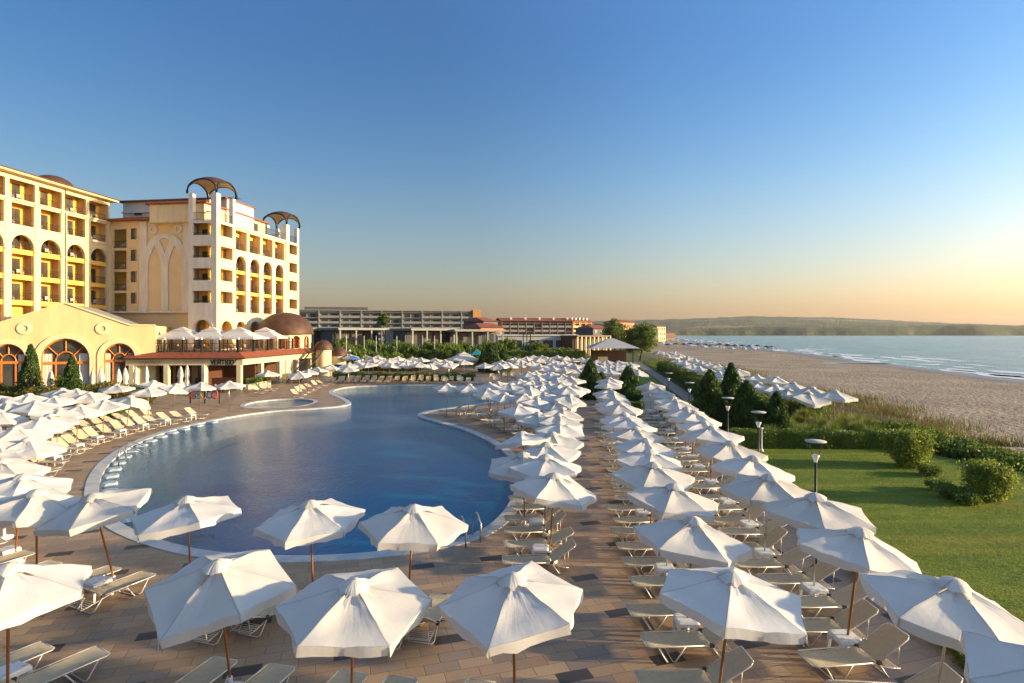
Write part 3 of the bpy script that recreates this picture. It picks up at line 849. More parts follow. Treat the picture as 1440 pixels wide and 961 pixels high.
# ---- left wing: faces the pool and the rising sun
AW = math.atan2(.996, .085); WF = (-58.56, 59.4, 0, AW)
front = MB(WF); inner = MB(WF); part_ = MB(WF); trim = MB(WF); seats = MB(WF)
BAY = 3.8; NB = 6; F = [7.2, 10.3, 13.3, 16.3, 19.25, 22.2]; TOP = 25.0
for i in range(NB):
    x0, x1 = i * BAY, (i + 1) * BAY
    a, b = x0 + .45, x1 - .45
    cell(front, x0, x1, 0, 18.9, a, b, 7.2, 18.15, True, 0, .4)
    cell(front, x0, x1, 18.9, 22.0, a, b, F[4], 21.75, False, 0, .35)
    cell(front, x0, x1, 22.2, TOP, x0 + .25, x1 - .25, F[5], 24.45, False, .05, .25)
    archivolt(trim, (a + b) / 2, 18.15 - (b - a) / 2, (b - a) / 2 + .1, .28, 0)
    for z in F:                                       # slabs, back walls, cross walls
        inner.box(x0 + .02, x1 - .02, .42, 1.7, z - .22, z)
        inner.quad((x0, 1.5, z), (x1, 1.5, z), (x1, 1.5, z + 2.9), (x0, 1.5, z + 2.9))
    for z in F[1:4]: inner.box(a, b, .22, .40, z - .45, z + .12)
    for x in (x0, x1): part_.box(x - .12, x + .12, .3, 1.48, 7.0, 24.9)
    for k, z in enumerate(F):
        if k == 0: continue
        window_part(hotel, WF, x0 + 1.95, x0 + 2.95, z + .02, z + 2.15, 1.48, "balcony_door", M['dark_wood'], 1)
        if k > 0: railing_part(hotel, WF, a + .02, b - .02, z + (.12 if k < 4 and k > 0 else 0), .25, .9)
        if rnd.random() < .8: balcony_seat(seats, x0 + 1.2, .9, z)
        if rnd.random() < .5: balcony_seat(seats, x0 + 2.4, .85, z)
L = NB * BAY
trim.box(-.3, L + .1, -.22, .05, 22.0, 22.2); trim.box(-.3, L + .1, -.12, .02, 18.85, 18.97)
for x in [i * BAY for i in range(NB + 1)]:
    trim.box(x - .36, x + .36, -.10, .0, 0, 18.85); trim.box(x - .36, x + .36, -.10, 0, 18.97, 22.0); trim.box(x - .42, x + .42, -.16, 0, 16.15, 16.4); trim.box(x - .42, x + .42, -.16, 0, 21.7, 22.0)
front.quad((0, .3, 22.2), (0, 12, 22.2), (0, 12, TOP), (0, .3, TOP)); front.box(-.02, L + .02, 2.05, 12, 0, TOP)
front.build("wing_wall", M['cream'], hotel); inner.build("balcony_wall", M['ochre'], hotel); part_.build("partition_wall", M['beige_render'], hotel); trim.build("moulding", M['cream'], hotel); pass
mb = MB(WF); mb.box(-.5, L + .6, -.9, 12.5, TOP, TOP + .22, 0); mb.build("eaves", M['pale_yellow'], hotel)
mb = MB(WF); mb.box(-.55, L + .65, -.98, 12.55, TOP + .225, TOP + .36, 0)
mb.add([(-.55, -.98, TOP + .36), (L + .65, -.98, TOP + .36), (L + .65, 5, TOP + 1.1), (-.55, 5, TOP + 1.1)], [(0, 1, 2, 3)])
mb.build("roof", M['dark_wood'], hotel)
mb = MB(WF); mb.lathe([(2.6 * math.cos(a), TOP + .9 + 1.9 * math.sin(a)) for a in np.linspace(0, math.pi / 2, 9)], 19.0, 5.2); mb.build("roof_dome", M['copper'], hotel)
mb = MB(WF); mb.tube([(4 * BAY + .02, -.16, 0), (4 * BAY + .02, -.16, 24.9)], .06, 6); mb.build("downpipe", M['iron'], hotel)

# ---- block facing the camera: recessed balconies, small windows and a blind double arch
AA = R(-8.17); AF = (-39, 77, 0, AA); YA = 2.6
w = MB(AF); bal = MB(AF); tr2 = MB(AF)
FA = [9.5, 12.5, 15.5, 18.5]
for z in FA:
    cell(w, -18.6, -15.5, z, z + 3.0, -17.7, -15.6, z, z + 2.65, False, YA, .25)
    cell(w, -15.5, -13.6, z, z + 3.0, -14.95, -14.0, z + 1.15, z + 2.7, False, YA, .2)
    bal.box(-18.4, -15.45, YA + .3, YA + 2.2, z - .2, z); bal.quad((-23, YA + 2.1, z), (-15.4, YA + 2.1, z), (-15.4, YA + 2.1, z + 3), (-23, YA + 2.1, z + 3))
    bal.box(-15.6, -15.45, YA + .3, YA + 2.1, z, z + 3)
    window_part(hotel, AF, -16.6, -15.8, z, z + 2.1, YA + 2.08, "balcony_door", M['dark_wood'], 0)
    window_part(hotel, AF, -14.95, -14.0, z + 1.15, z + 2.7, YA + .14, "window", M['dark_wood'], 1)
    railing_part(hotel, AF, -17.68, -15.62, z, YA + .12, .95)
    balcony_seat(tr2, -17.1, YA + 1.0, z)
w.quad((-18.6, YA, 21.5), (-13.6, YA, 21.5), (-13.6, YA, 22.4), (-18.6, YA, 22.4))
w.quad((-13.6, YA, 9.5), (-3.6, YA, 9.5), (-3.6, YA, 22.4), (-13.6, YA, 22.4))
w.quad((-18.6, YA + .35, 0), (-3.6, YA + .35, 0), (-3.6, YA + .35, 9.5), (-18.6, YA + .35, 9.5)); w.quad((-18.6, YA, 9.5), (-3.6, YA, 9.5), (-3.6, YA + .35, 9.5), (-18.6, YA + .35, 9.5))
w.build("court_wall", M['beige_render'], hotel); bal.build("balcony_wall", M['ochre'], hotel)
t3 = MB(AF)
t3.box(-18.7, -3.7, YA - .18, YA - .003, 9.35, 9.62)
for a, b in ((-13.5, -12.35), (-6.85, -5.95)): t3.box(a, b, YA - .16, YA - .003, 9.63, 22.1); t3.box(a - .08, b + .08, YA - .20, YA - .003, 9.63, 10.1)
def cut_panel(mb, outer, holes, y0, y1):
    """raised plate on a wall: outline with holes in the x-z plane"""
    import bmesh
    bm = bmesh.new(); ed = []
    for o in [outer] + holes:
        vv = [bm.verts.new((p[0], y0, p[1])) for p in o]; ed += [bm.edges.new((vv[i - 1], vv[i])) for i in range(len(vv))]
    bmesh.ops.triangle_fill(bm, use_beauty=True, use_dissolve=False, edges=ed)
    bm.verts.index_update()
    mb.add([tuple(v.co) for v in bm.verts], [tuple(v.index for v in f.verts) for f in bm.faces]); bm.free()
    for o in [outer] + holes:
        n = len(o); mb.add([(p[0], y0, p[1]) for p in o] + [(p[0], y1, p[1]) for p in o], [(i, (i + 1) % n, n + (i + 1) % n, n + i) for i in range(n)])
cxm = -9.6
def lancet(xa, xb, zs, zt_):
    c_ = (xa + xb) / 2; h_ = (xb - xa) / 2
    return [(c_ + s_ * h_ * (1 - f ** 1.9), zs + (zt_ - zs) * f ** .9) for s_, fs_ in ((-1, np.linspace(0, 1, 8)), (1, np.linspace(1, 0, 8)[1:])) for f in fs_]
outer = [(-12.35, 9.64), (-12.35, 18.3)] + [(cxm + 2.75 * math.sin(a), 18.3 + 2.0 * math.cos(a)) for a in np.linspace(-1.45, 1.45, 15)] + [(-6.85, 18.3), (-6.85, 9.64), (-7.0, 9.64)]
outer += lancet(-7.0, -9.1, 15.2, 18.7)[::1] + [(-9.1, 9.64), (-10.1, 9.64)] + lancet(-10.1, -12.2, 15.2, 18.7) + [(-12.2, 9.64)]
cut_panel(t3, outer, [[(-10.45, 19.45), (-9.6, 19.75), (-8.75, 19.45), (-9.25, 18.5), (-9.6, 17.6), (-9.95, 18.5)]], YA - .14, YA - .003)
t3.build("pilaster", M['white_render'], hotel)
for x in (-11.4, -7.6):
    r_ = MB(AF); N = 20
    vs = [(x + rr * math.cos(2 * math.pi * k / N), yy_, 20.95 + rr * math.sin(2 * math.pi * k / N)) for rr, yy_ in ((.62, YA - .003), (.62, YA - .12), (.34, YA - .12), (.30, YA - .003)) for k in range(N)]
    r_.add(vs, [(i * N + k, i * N + (k + 1) % N, (i + 1) * N + (k + 1) % N, (i + 1) * N + k) for i in range(3) for k in range(N)])
    r_.build("roundel", M['white_render'], hotel)
# red eaves roof and the white set-back storey above
mb = MB(AF); mb.add([(-19, YA - .8, 22.45), (-3.4, YA - .8, 22.45), (-3.4, YA + 3.4, 23.5), (-18, YA + 3.4, 23.5), (-19, YA - .8, 22.2), (-3.4, YA - .8, 22.2), (-3.4, YA + .1, 22.2), (-19, YA + .1, 22.2)],
                    [(0, 1, 2, 3), (0, 4, 5, 1), (4, 7, 6, 5)]); mb.build("roof", M['tile_red'], hotel)
mb = MB(AF); mb.box(-19.2, -2.6, YA + 3.4, YA + 10, 22.3, 25.7); mb.box(-19.3, -3.6, YA + 3.2, YA + 3.395, 24.1, 24.3); mb.build("setback_wall", M['white_render'], hotel)
mb = MB(AF); mb.box(-19.8, -2.4, YA + 2.8, YA + 10.4, 25.7, 25.85); mb.add([(-19.8, YA + 2.8, 25.86), (-2.4, YA + 2.8, 25.86), (-2.4, YA + 7, 26.5), (-19.8, YA + 7, 26.5)], [(0, 1, 2, 3)]); mb.build("roof", M['tile_red'], hotel)
window_part(hotel, AF, -17.3, -16.1, 23.75, 24.55 - .3, YA + 3.38, "window", M['dark_wood'], 0)
mb = MB(AF); mb.box(-18.6, -5.2, YA + 2.3, YA + 10, 0, 22.2); mb.build("core_wall", M['ochre'], hotel)

# ---- towers
def tower(fr, s, storeys, zt, name):
    """square tower of side s, corner at the frame's origin, running to -x and +y"""
    wl_ = MB(fr); inn = MB(fr)
    for f0 in storeys:
        z0, z1 = f0, f0 + 3.0
        # face to -y
        cell(wl_, -s, 0, z0, z1, -s + .6, -.85, z0 + 1.15, z0 + 2.75, False, 0, .3)
        inn.box(-s + .3, -.3, .35, s - .3, z0 - .2, z0 + .02)
        inn.quad((-s + .3, 1.6, z0), (-.35, 1.6, z0), (-.35, 1.6, z1), (-s + .3, 1.6, z1))
        window_part(hotel, fr, -s + .9, -s + 2.5, z0 + .05, z0 + 2.2, 1.57, "balcony_door", M['dark_wood'], 1)
        railing_part(hotel, fr, -s + .62, -.87, z0 + 1.15, .15, .3)
    fr2 = (fr[0], fr[1], fr[2], fr[3] + math.pi / 2)
    w2 = MB(fr2); i2 = MB(fr2)
    for f0 in storeys:
        z0, z1 = f0, f0 + 3.0
        cell(w2, 0, s, z0, z1, .85, s - .65, z0 + 1.15, z0 + 2.75, False, 0, .3)
        i2.quad((.3, 1.5, z0), (s - .3, 1.5, z0), (s - .3, 1.5, z1), (.3, 1.5, z1))
        window_part(hotel, fr2, 1.4, 2.4, z0 + .4, z0 + 2.3, 1.47, "window", M['dark_wood'], 0)
    b0 = storeys[0]
    cell(wl_, -s, 0, 0, b0, -s + .75, -.9, 4.4, 8.3, True, 0, .4); archivolt(wl_, (-s - .15) / 2, 8.3 - (s - 1.65) / 2, (s - 1.65) / 2 + .12, .3, 0)
    cell(w2, 0, s, 0, b0, .95, s - .75, 4.4, 8.2, True, 0, .4); archivolt(w2, (s + .2) / 2, 8.2 - (s - 1.7) / 2, (s - 1.7) / 2 + .12, .3, 0)
    inn.quad((-s + .3, 1.8, 0), (-.3, 1.8, 0), (-.3, 1.8, b0), (-s + .3, 1.8, b0)); i2.quad((.3, 1.8, 0), (s - .3, 1.8, 0), (s - .3, 1.8, b0), (.3, 1.8, b0))
    e0 = storeys[-1] + 3.0
    # closed sides away from view
    wl_.quad((-s, 0, 0), (-s, s, 0), (-s, s, e0), (-s, 0, e0)); wl_.quad((-s, s, 0), (0, s, 0), (0, s, e0), (-s, s, e0))
    wl_.box(-s + .02, -.02, .02, s - .02, e0, e0 + .12)
    # four corner piers rise to the vault
    for (x, y, k) in ((-s, 0, .62), (-.85, 0, .85), (-s, s - .6, .6), (-.6, s - .6, .6)):
        wl_.box(x, x + k, y + .005, y + k, e0 + .12, zt)
    wl_.build("tower_wall", M['white_render'], hotel); w2.build("tower_wall", M['cream'], hotel)
    inn.build("balcony_wall", M['ochre'], hotel); i2.build("balcony_wall", M['ochre'], hotel)
    railing_part(hotel, fr, -s + .62, -.86, e0 + .1, .1, 1.1); railing_part(hotel, fr2, .86, s - .62, e0 + .1, .1, 1.1)
    # sail vault
    a = s / 2 + .12; Rr = a * math.sqrt(2); N = 16; cx, cy = -s / 2, s / 2
    v = MB(fr)
    for sgn, th in ((1, 0), (1, -.14)):
        vs = []
        for i in range(N + 1):
            for j in range(N + 1):
                x = -a + 2 * a * i / N; y = -a + 2 * a * j / N
                z = math.sqrt(max(0, Rr * Rr - x * x - y * y)) * .74
                vs.append((cx + x, cy + y, zt + .28 + z + th))
        v.add(vs, [(i * (N + 1) + j, (i + 1) * (N + 1) + j, (i + 1) * (N + 1) + j + 1, i * (N + 1) + j + 1) for i in range(N) for j in range(N)], 0 if th == 0 else 1, True)
    can = v.build("vaulted_roof", [M['copper'], M['beige_render']], hotel)
    v = MB(fr)
    for side in range(4):
        pts = []
        for i in range(N + 1):
            t = -a + 2 * a * i / N; z = math.sqrt(max(0, Rr * Rr - t * t - a * a)) * .74
            x, y = ((t, -a), (a, t), (t, a), (-a, t))[side]
            pts.append((cx + x, cy + y, zt + .25 + z))
        v.tube(pts, .13, 6)
    for x in (-a, a):
        for y in (-a, a): v.box(cx + x - .14 - .1 * (x > 0), cx + x + .14 - .1 * (x > 0), cy + y - .1 + .1 * (y < 0), cy + y + .1 - .1 * (y > 0), zt, zt + .5)
    v.build("vault_rib", M['iron'], hotel)
TF = (-39, 77, 0, AA)
tower(TF, 4.1, [9.4, 12.4, 15.4, 18.4], 25.1, "a")
# right-hand facade, in line with the towers
BF = (-39, 77, 0, math.atan2(.991, .133))
fb = MB(BF); ib = MB(BF); pb = MB(BF); tb = MB(BF); sb = MB(BF)
FB = [6.4, 9.4, 12.4, 15.3, 18.25]; B0, B1, NBY = 4.1, 17.9, 4
bw = (B1 - B0) / NBY; YB = .25
for i in range(NBY):
    x0, x1 = B0 + i * bw, B0 + (i + 1) * bw; a, b = x0 + .5, x1 - .5
    cell(fb, x0, x1, 9.0, 17.9, a, b, 9.4, 17.45, True, YB, .4)
    cell(fb, x0, x1, 17.9, 21.3, x0 + .3, x1 - .3, 18.25, 21.0, False, YB, .3)
    aw = 1.25 if i not in (2,) else 1.6
    cell(fb, x0, x1, 0, 9.0, (a + b) / 2 - aw, (a + b) / 2 + aw, 4.4, 8.2, True, YB, .4)
    archivolt(tb, (a + b) / 2, 17.45 - (b - a) / 2, (b - a) / 2 + .08, .24, YB)
    archivolt(tb, (a + b) / 2, 8.2 - aw, aw + .08, .26, YB)
    for k, z in enumerate(FB):
        ib.box(x0, x1, YB + .42, YB + 1.4, z - .2, z); ib.quad((x0, YB + 1.2, z), (x1, YB + 1.2, z), (x1, YB + 1.2, z + 3), (x0, YB + 1.2, z + 3))
        if k in (1, 2, 3): ib.box(a, b, YB + .22, YB + .4, z - .4, z + .08)
        if k: window_part(hotel, BF, x0 + 2.2, x0 + 3.0, z + .02, z + 2.1, YB + 1.18, "balcony_door", M['dark_wood'], 1); railing_part(hotel, BF, a + .02, b - .02, z + .08, YB + .3, .92)
        if k and rnd.random() < .6: balcony_seat(sb, x0 + 1.6, YB + .8, z)
    pb.box(x1 - .1, x1 + .1, YB + .41, YB + 1.18, 4.2, 21.2)
    ib.quad((x0, YB + 1.9, 4), (x1, YB + 1.9, 4), (x1, YB + 1.9, 6.4), (x0, YB + 1.9, 6.4))
tb.box(B0, B1 + .3, YB - .25, YB + .1, 21.3, 21.55); tb.box(B0, B1, YB - .12, YB - .003, 17.85, 18.02)
for i in range(NBY + 1): tb.box(B0 + i * bw - .3, B0 + i * bw + .3, YB - .09, YB - .003, 9.2, 17.84)
fb.box(B0, B1 + .2, YB + 2.05, 12, 0, 21.3)
fb.build("garden_wall", M['cream'], hotel); ib.build("balcony_wall", M['ochre'], hotel); pb.build("partition_wall", M['beige_render'], hotel); tb.build("moulding", M['white_render'], hotel); pass
mb = MB(BF); mb.box(B0, B1 + 4, YB + .1, 12, 21.56, 21.66); mb.build("terrace_floor", M['beige_render'], hotel)
railing_part(hotel, BF, B0, B1, 21.66, YB + .2, 1.05, .3)
mb = MB(BF); mb.box(1.5, 16.4, YB + 2.6, 11, 21.67, 24.1); mb.build("setback_wall", M['cream'], hotel)
mb = MB(BF); mb.box(1.2, 16.9, YB + 2.1, 11.4, 24.1, 24.3); mb.build("roof", M['tile_red'], hotel)
for x in (8.2, 12.6): window_part(hotel, BF, x, x + 1.6, 21.7, 23.6, YB + 2.58, "window", M['dark_wood'], 1)
cx2, sx2 = B1, 4.1
T2 = (-39 + .133 * B1 + .0, 77 + .991 * B1, 0, AA)
tower(T2, 4.0, [9.4, 12.4, 15.4, 18.4], 24.2, "b")
# far face block so the end of the building is closed
mb = MB(BF); mb.box(B1 + .2, B1 + 3.9, 2.2, 12, 0, 21.5); mb.build("end_wall", M['cream'], hotel)
# satellite dishes on the terraces
for p in ((TF, -2.2, 1.6), (T2, -2.0, 1.5)):
    v = MB(p[0]); v.tube([(p[1], p[2], 21.4), (p[1], p[2], 22.7)], .03, 5); v.lathe([(0, 22.8), (.25, 22.85), (.42, 22.98)], p[1], p[2] - .1, 12); v.build("satellite_dish", M['lamp_white'], hotel)

# ---- arcaded hall with a gable in front of the hotel
HA = R(25); HC = (-43.7, 57.0, 0); HF = (HC[0], HC[1], 0, HA)
hall = thing("arcaded_hall", "low pale yellow hall with a wide gable and tall arched orange-framed windows", "restaurant hall", HC)
w = MB(HF)
def hz(x):
    ax = abs(x); return 9.45 - min(ax, 5.4) * .40 if ax < 5.4 else 7.3
segs = [(-13, -9.6, None), (-9.6, -6.2, (-9.3, -6.6, 5.5)), (-6.2, -2.6, (-5.75, -3.1, 5.5)), (-2.6, 2.6, (-1.95, 1.95, 6.0)), (2.6, 6.2, (3.1, 5.75, 5.5)), (6.2, 7.6, None)]
for x0, x1, op in segs:
    if op is None: w.quad((x0, 0, 0), (x1, 0, 0), (x1, 0, hz(x1)), (x0, 0, hz(x0))); continue
    cell(w, x0, x1, 0, 6.5, op[0], op[1], .15, op[2], True, 0, .45)
    br = [x for x in (x0, -5.4, 0, 5.4, x1) if x0 <= x <= x1]; br = sorted(set(br))
    for p, q in zip(br, br[1:]): w.quad((p, 0, 6.5), (q, 0, 6.5), (q, 0, hz(q)), (p, 0, hz(p)))
w.quad((7.6, 0, 0), (7.6, 14, 0), (7.6, 14, 7.3), (7.6, 0, 7.3)); w.quad((-13, 14, 0), (-13, 0, 0), (-13, 0, 7.3), (-13, 14, 7.3)); w.quad((7.6, 14, 0), (-13, 14, 0), (-13, 14, 7.3), (7.6, 14, 7.3))
w.build("wall", M['pale_yellow'], hall)
w = MB(HF)
prof = [(-13, 7.3), (-5.4, 7.3), (0, 9.45), (5.4, 7.3), (7.6, 7.3)]
for (xa, za), (xb, zb) in zip(prof, prof[1:]):
    w.add([(xa, -.12, za), (xb, -.12, zb), (xb, .22, zb), (xa, .22, za), (xa, -.12, za + .14), (xb, -.12, zb + .14), (xb, .22, zb + .14), (xa, .22, za + .14)], [(0, 1, 5, 4), (4, 5, 6, 7), (3, 7, 6, 2), (0, 3, 2, 1)])
for cx_, r_, sp in ((-7.95, 1.35, 4.15), (-4.425, 1.325, 4.175), (0, 1.95, 4.05), (4.425, 1.325, 4.175)):
    archivolt(w, cx_, sp, r_ + .05, .42, 0, .10, legs=3.9)
for cx_ in (-3.15, 3.05):
    N = 20
    vs = [(cx_ + rr * math.cos(2 * math.pi * k / N), y_, 7.0 + rr * math.sin(2 * math.pi * k / N)) for rr, y_ in ((.62, -.003), (.58, -.09), (.28, -.09), (.24, .0)) for k in range(N)]
    w.add(vs, [(i * N + k, i * N + (k + 1) % N, (i + 1) * N + (k + 1) % N, (i + 1) * N + k) for i in range(3) for k in range(N)])
w.build("moulding", M['cream'], hall)
w = MB(HF); w.add([(-13, .23, 7.32), (-5.4, .23, 7.32), (0, .23, 9.47), (5.4, .23, 7.32), (7.6, .23, 7.32), (-13, 14, 7.32), (-5.4, 14, 7.32), (0, 14, 9.47), (5.4, 14, 7.32), (7.6, 14, 7.32)],
                  [(0, 1, 6, 5), (1, 2, 7, 6), (2, 3, 8, 7), (3, 4, 9, 8)]); w.build("roof", M['grey_render'], hall)
for cx_, r_, top in ((-7.95, 1.35, 5.5), (-4.425, 1.325, 5.5), (0, 1.95, 6.0), (4.425, 1.325, 5.5)):
    fr_ = MB(HF); sp = top - r_; y = .32; t = .09
    for q in (-.33, .33): fr_.box(cx_ + q * r_ * 2 * .62 - .06, cx_ + q * r_ * 2 * .62 + .06, y - .05, y + .05, .2, sp - .55)
    fr_.box(cx_ - r_, cx_ + r_, y - .06, y + .06, sp - .55, sp - .30)
    fr_.tube([(cx_ - (r_ - .06) * math.cos(a), y, sp + (r_ - .06) * math.sin(a)) for a in np.linspace(0, math.pi, 17)], .07, 6)
    fr_.tube([(cx_ - r_ * .42 * math.cos(a), y, sp - .3 + r_ * .5 * math.sin(a)) for a in np.linspace(0, math.pi, 11)], .06, 5)
    for a in (.7, math.pi / 2, math.pi - .7):
        fr_.tube([(cx_ + r_ * .42 * math.cos(a), y, sp - .3 + r_ * .5 * math.sin(a)), (cx_ + (r_ - .05) * math.cos(a), y, sp + (r_ - .05) * math.sin(a))], .06, 4)
    for s_ in (-1, 1): fr_.box(cx_ + s_ * (r_ - .06) - .06, cx_ + s_ * (r_ - .06) + .06, y - .05, y + .05, .2, sp)
    f_ = fr_.build("window", M['frame_wood'], hall)
    g = MB(HF); N = 16
    pts = [(cx_ - r_, .16)] + [(cx_ - r_ * math.cos(math.pi * k / N), sp + r_ * math.sin(math.pi * k / N)) for k in range(N + 1)] + [(cx_ + r_, .16)]
    g.add([(p[0], y + .07, p[1]) for p in pts], [tuple(range(len(pts)))]); g.build("pane", M['screen_glass'], f_)
    for s_ in (-1, 1):
        cu = MB(HF)
        xs = [cx_ + s_ * r_ * (.55 + .4 * k / 6) for k in range(7)]
        cu.add([(x, y + .045 + .02 * (k % 2), z) for k, x in enumerate(xs) for z in (.3, sp + r_ * .25)], [(2 * k, 2 * k + 2, 2 * k + 3, 2 * k + 1) for k in range(6)])
        cu.build("curtain", M['curtain'], f_)

HK = 64.0 / 57.0
hall.location = (HC[0] * HK, 64.0, EYE * (1 - HK)); hall.scale = (HK, HK, HK)
# ---- poolside bar with a red skirt roof and roof terrace
BC = (-30.7, 67.0); BL = (-44.0, 66.0); BR = (-29.6, 88.0)
bar = thing("pool_bar", "low open-fronted pool bar with red tiled skirt roof and a roof terrace", "bar building", (BC[0], BC[1], 0))
angL = math.atan2(BC[1] - BL[1], BC[0] - BL[0]); LFm = (BL[0], BL[1], 0, angL); LL = math.hypot(BC[0] - BL[0], BC[1] - BL[1])
angR = math.atan2(BR[1] - BC[1], BR[0] - BC[0]); RFm = (BC[0], BC[1], 0, angR); LR = math.hypot(BR[0] - BC[0], BR[1] - BC[1])
ins_ = lambda f, L_, y, x: (f[0] + x * math.cos(f[3]) - y * math.sin(f[3]), f[1] + x * math.sin(f[3]) + y * math.cos(f[3]))
# outline points of eave (outer) and terrace edge (1.5 m in)
def edge_pt(y): # intersection of the two edges moved in by y
    n1 = Vector((-math.sin(angL), math.cos(angL))); n2 = Vector((-math.sin(angR), math.cos(angR)))
    d1 = Vector((math.cos(angL), math.sin(angL))); d2 = Vector((math.cos(angR), math.sin(angR)))
    a = Vector(BC) + n1 * y; b = Vector(BC) + n2 * y
    den = d1.x * d2.y - d1.y * d2.x; t = ((b.x - a.x) * d2.y - (b.y - a.y) * d2.x) / den
    p = a + d1 * t; return (p.x, p.y)
def ring_at(y, z):
    l = ins_(LFm, LL, y, 0); r = ins_(RFm, LR, y, LR); c_ = edge_pt(y); return [(l[0], l[1], z), (c_[0], c_[1], z), (r[0], r[1], z)]
sk = MB(); A_, B_ = ring_at(0, 3.72), ring_at(1.3, 4.3); C_ = ring_at(0, 3.58); D_ = ring_at(.6, 3.56)
for k in range(2):
    sk.add([A_[k], A_[k + 1], B_[k + 1], B_[k]], [(0, 1, 2, 3)]); sk.add([C_[k], C_[k + 1], A_[k + 1], A_[k]], [(0, 1, 2, 3)], 1); sk.add([D_[k], D_[k + 1], C_[k + 1], C_[k]], [(0, 1, 2, 3)], 1)
sk.build("skirt_roof", [M['tile_red'], M['dark_wood']], bar)
fa = MB(); A_, B_ = ring_at(.45, 3.57), ring_at(.45, 2.85); I1, I2 = ring_at(.75, 3.57), ring_at(.75, 2.85)
for k in range(2):
    fa.add([B_[k], B_[k + 1], A_[k + 1], A_[k]], [(0, 1, 2, 3)]); fa.add([B_[k], I2[k], I2[k + 1], B_[k + 1]], [(0, 1, 2, 3)]); fa.add([I2[k], I1[k], I1[k + 1], I2[k + 1]], [(0, 1, 2, 3)])
fa.build("fascia", M['cream'], bar)
bk = (-40, 96)
tf = MB(); P1 = ring_at(1.3, 4.31); tf.add([P1[0], P1[1], P1[2], (-36, 92, 4.31), (-38, 80, 4.31), (-44, 76, 4.31)], [(0, 1, 2, 3, 4, 5)])
P2 = ring_at(.5, 3.5); tf.add([P2[0], P2[1], P2[2], (-36, 92, 3.5), (-38, 80, 3.5), (-44, 76, 3.5)], [(5, 4, 3, 2, 1, 0)])
tf.build("terrace_floor", M['wood'], bar)
bw_ = MB()
for fr_, L_, xs in ((LFm, LL, [.6, 4.4, 8.6, LL - .85]), (RFm, LR, [5.2, 10.2, 15.5, LR - .6])):
    for x in xs:
        m_ = MB(fr_); m_.rbox(x - .28, x + .28, .42, .98, .0, 2.86, .04); m_.build("pillar", M['cream'], bar)
inn = MB(LFm); inn.box(.2, LL - 7.5, 5.2, 5.4, 0, 3.5)
inn.build("inner_wall", M['beige_render'], bar)
inn = MB(LFm); inn.box(LL - 7.5, LL - 1.0, 6.0, 6.2, 0, 3.5); inn.box(LL - 7, LL - 2, 3.4, 4.0, 0, 1.15); inn.build("bar_counter", M['dark_wood'], bar)
inn = MB(RFm); inn.box(1, LR, 5.5, 5.7, 0, 3.5); inn.build("back_wall", M['dark_wood'], bar)
for k, x in enumerate((1.0, 3.2)): window_part(bar, LFm, x, x + 1.9, .4, 2.6, 5.17, "window", M['frame_wood'], 2)
for fr_, L_ in ((LFm, LL), (RFm, LR)):
    mbr = MB(fr_); z = 4.31
    x0 = 1.6 if fr_ is LFm else 1.2
    x1 = L_ - 1.1 if fr_ is LFm else L_ - 1
    mbr.box(x0, x1, 1.42, 1.48, z + 1.0, z + 1.06); mbr.box(x0, x1, 1.43, 1.47, z + .5, z + .53); mbr.box(x0, x1, 1.43, 1.47, z + .12, z + .15)
    n_ = int((x1 - x0) / .35)
    for i in range(n_ + 1):
        x = x0 + (x1 - x0) * i / n_; mbr.box(x - .012, x + .012, 1.435, 1.465, z, z + 1.0)
    mbr.build("railing", M['iron'], bar)
    n_ = 5 if fr_ is LFm else 5
    for i in range(n_):
        x = x0 + .1 + (x1 - x0 - .3) * i / (n_ - .001)
        p = MB(fr_); p.rbox(x - .11, x + .11, 1.34, 1.56, z, z + 1.45, .02); q = p.build("railing_post", M['iron'], bar)
        p = MB(fr_); p.lathe([(.1, z + 1.46), (.14, z + 1.52), (.13, z + 1.66), (.0, z + 1.74)], x, 1.45, 10); p.build("lamp_cap", M['lamp_white'], q)
# lettering on the fascia, built as raised flat strokes
FONT = {'V': ["0,1 .5,0 1,1"], 'E': ["1,1 0,1 0,0 1,0", "0,.52 .8,.52"], 'R': ["0,0 0,1 .8,1 1,.86 1,.62 .8,.5 0,.5", ".5,.5 1,0"], 'T': ["0,1 1,1", ".5,1 .5,0"], 'I': [".5,0 .5,1"],
        'G': ["1,.85 .8,1 .2,1 0,.8 0,.2 .2,0 .8,0 1,.2 1,.48 .55,.48"], 'O': [".2,0 0,.2 0,.8 .2,1 .8,1 1,.8 1,.2 .8,0 .2,0"], 'F': ["0,0 0,1 1,1", "0,.52 .8,.52"],
        'S': ["1,.85 .8,1 .2,1 0,.85 0,.62 .2,.52 .8,.48 1,.38 1,.15 .8,0 .2,0 0,.15"], 'C': ["1,.85 .8,1 .2,1 0,.8 0,.2 .2,0 .8,0 1,.15"]}
def lettering(fr, text, x, z, h, w, gap, t, y, mat, name, parent):
    mb_ = MB(fr)
    for ch in text:
        ww = w * (.35 if ch == 'I' else 1)
        for stroke in FONT[ch]:
            pts = [tuple(float(c) for c in p.split(',')) for p in stroke.split()]
            for (a0, b0), (a1, b1) in zip(pts, pts[1:]):
                p = Vector((x + a0 * ww, z + b0 * h)); q = Vector((x + a1 * ww, z + b1 * h))
                if ch == 'I': p.x = q.x = x + ww / 2
                d = (q - p).normalized(); nn = Vector((-d.y, d.x)) * t / 2; p -= d * t * .45; q += d * t * .45
                P4 = [p + nn, q + nn, q - nn, p - nn]
                mb_.add([(v.x, y, v.y) for v in P4] + [(v.x, y + .03, v.y) for v in P4], [(3, 2, 1, 0), (0, 1, 5, 4), (2, 3, 7, 6), (1, 2, 6, 5), (3, 0, 4, 7)])
        x += ww + gap
    return mb_.build(name, mat, parent)
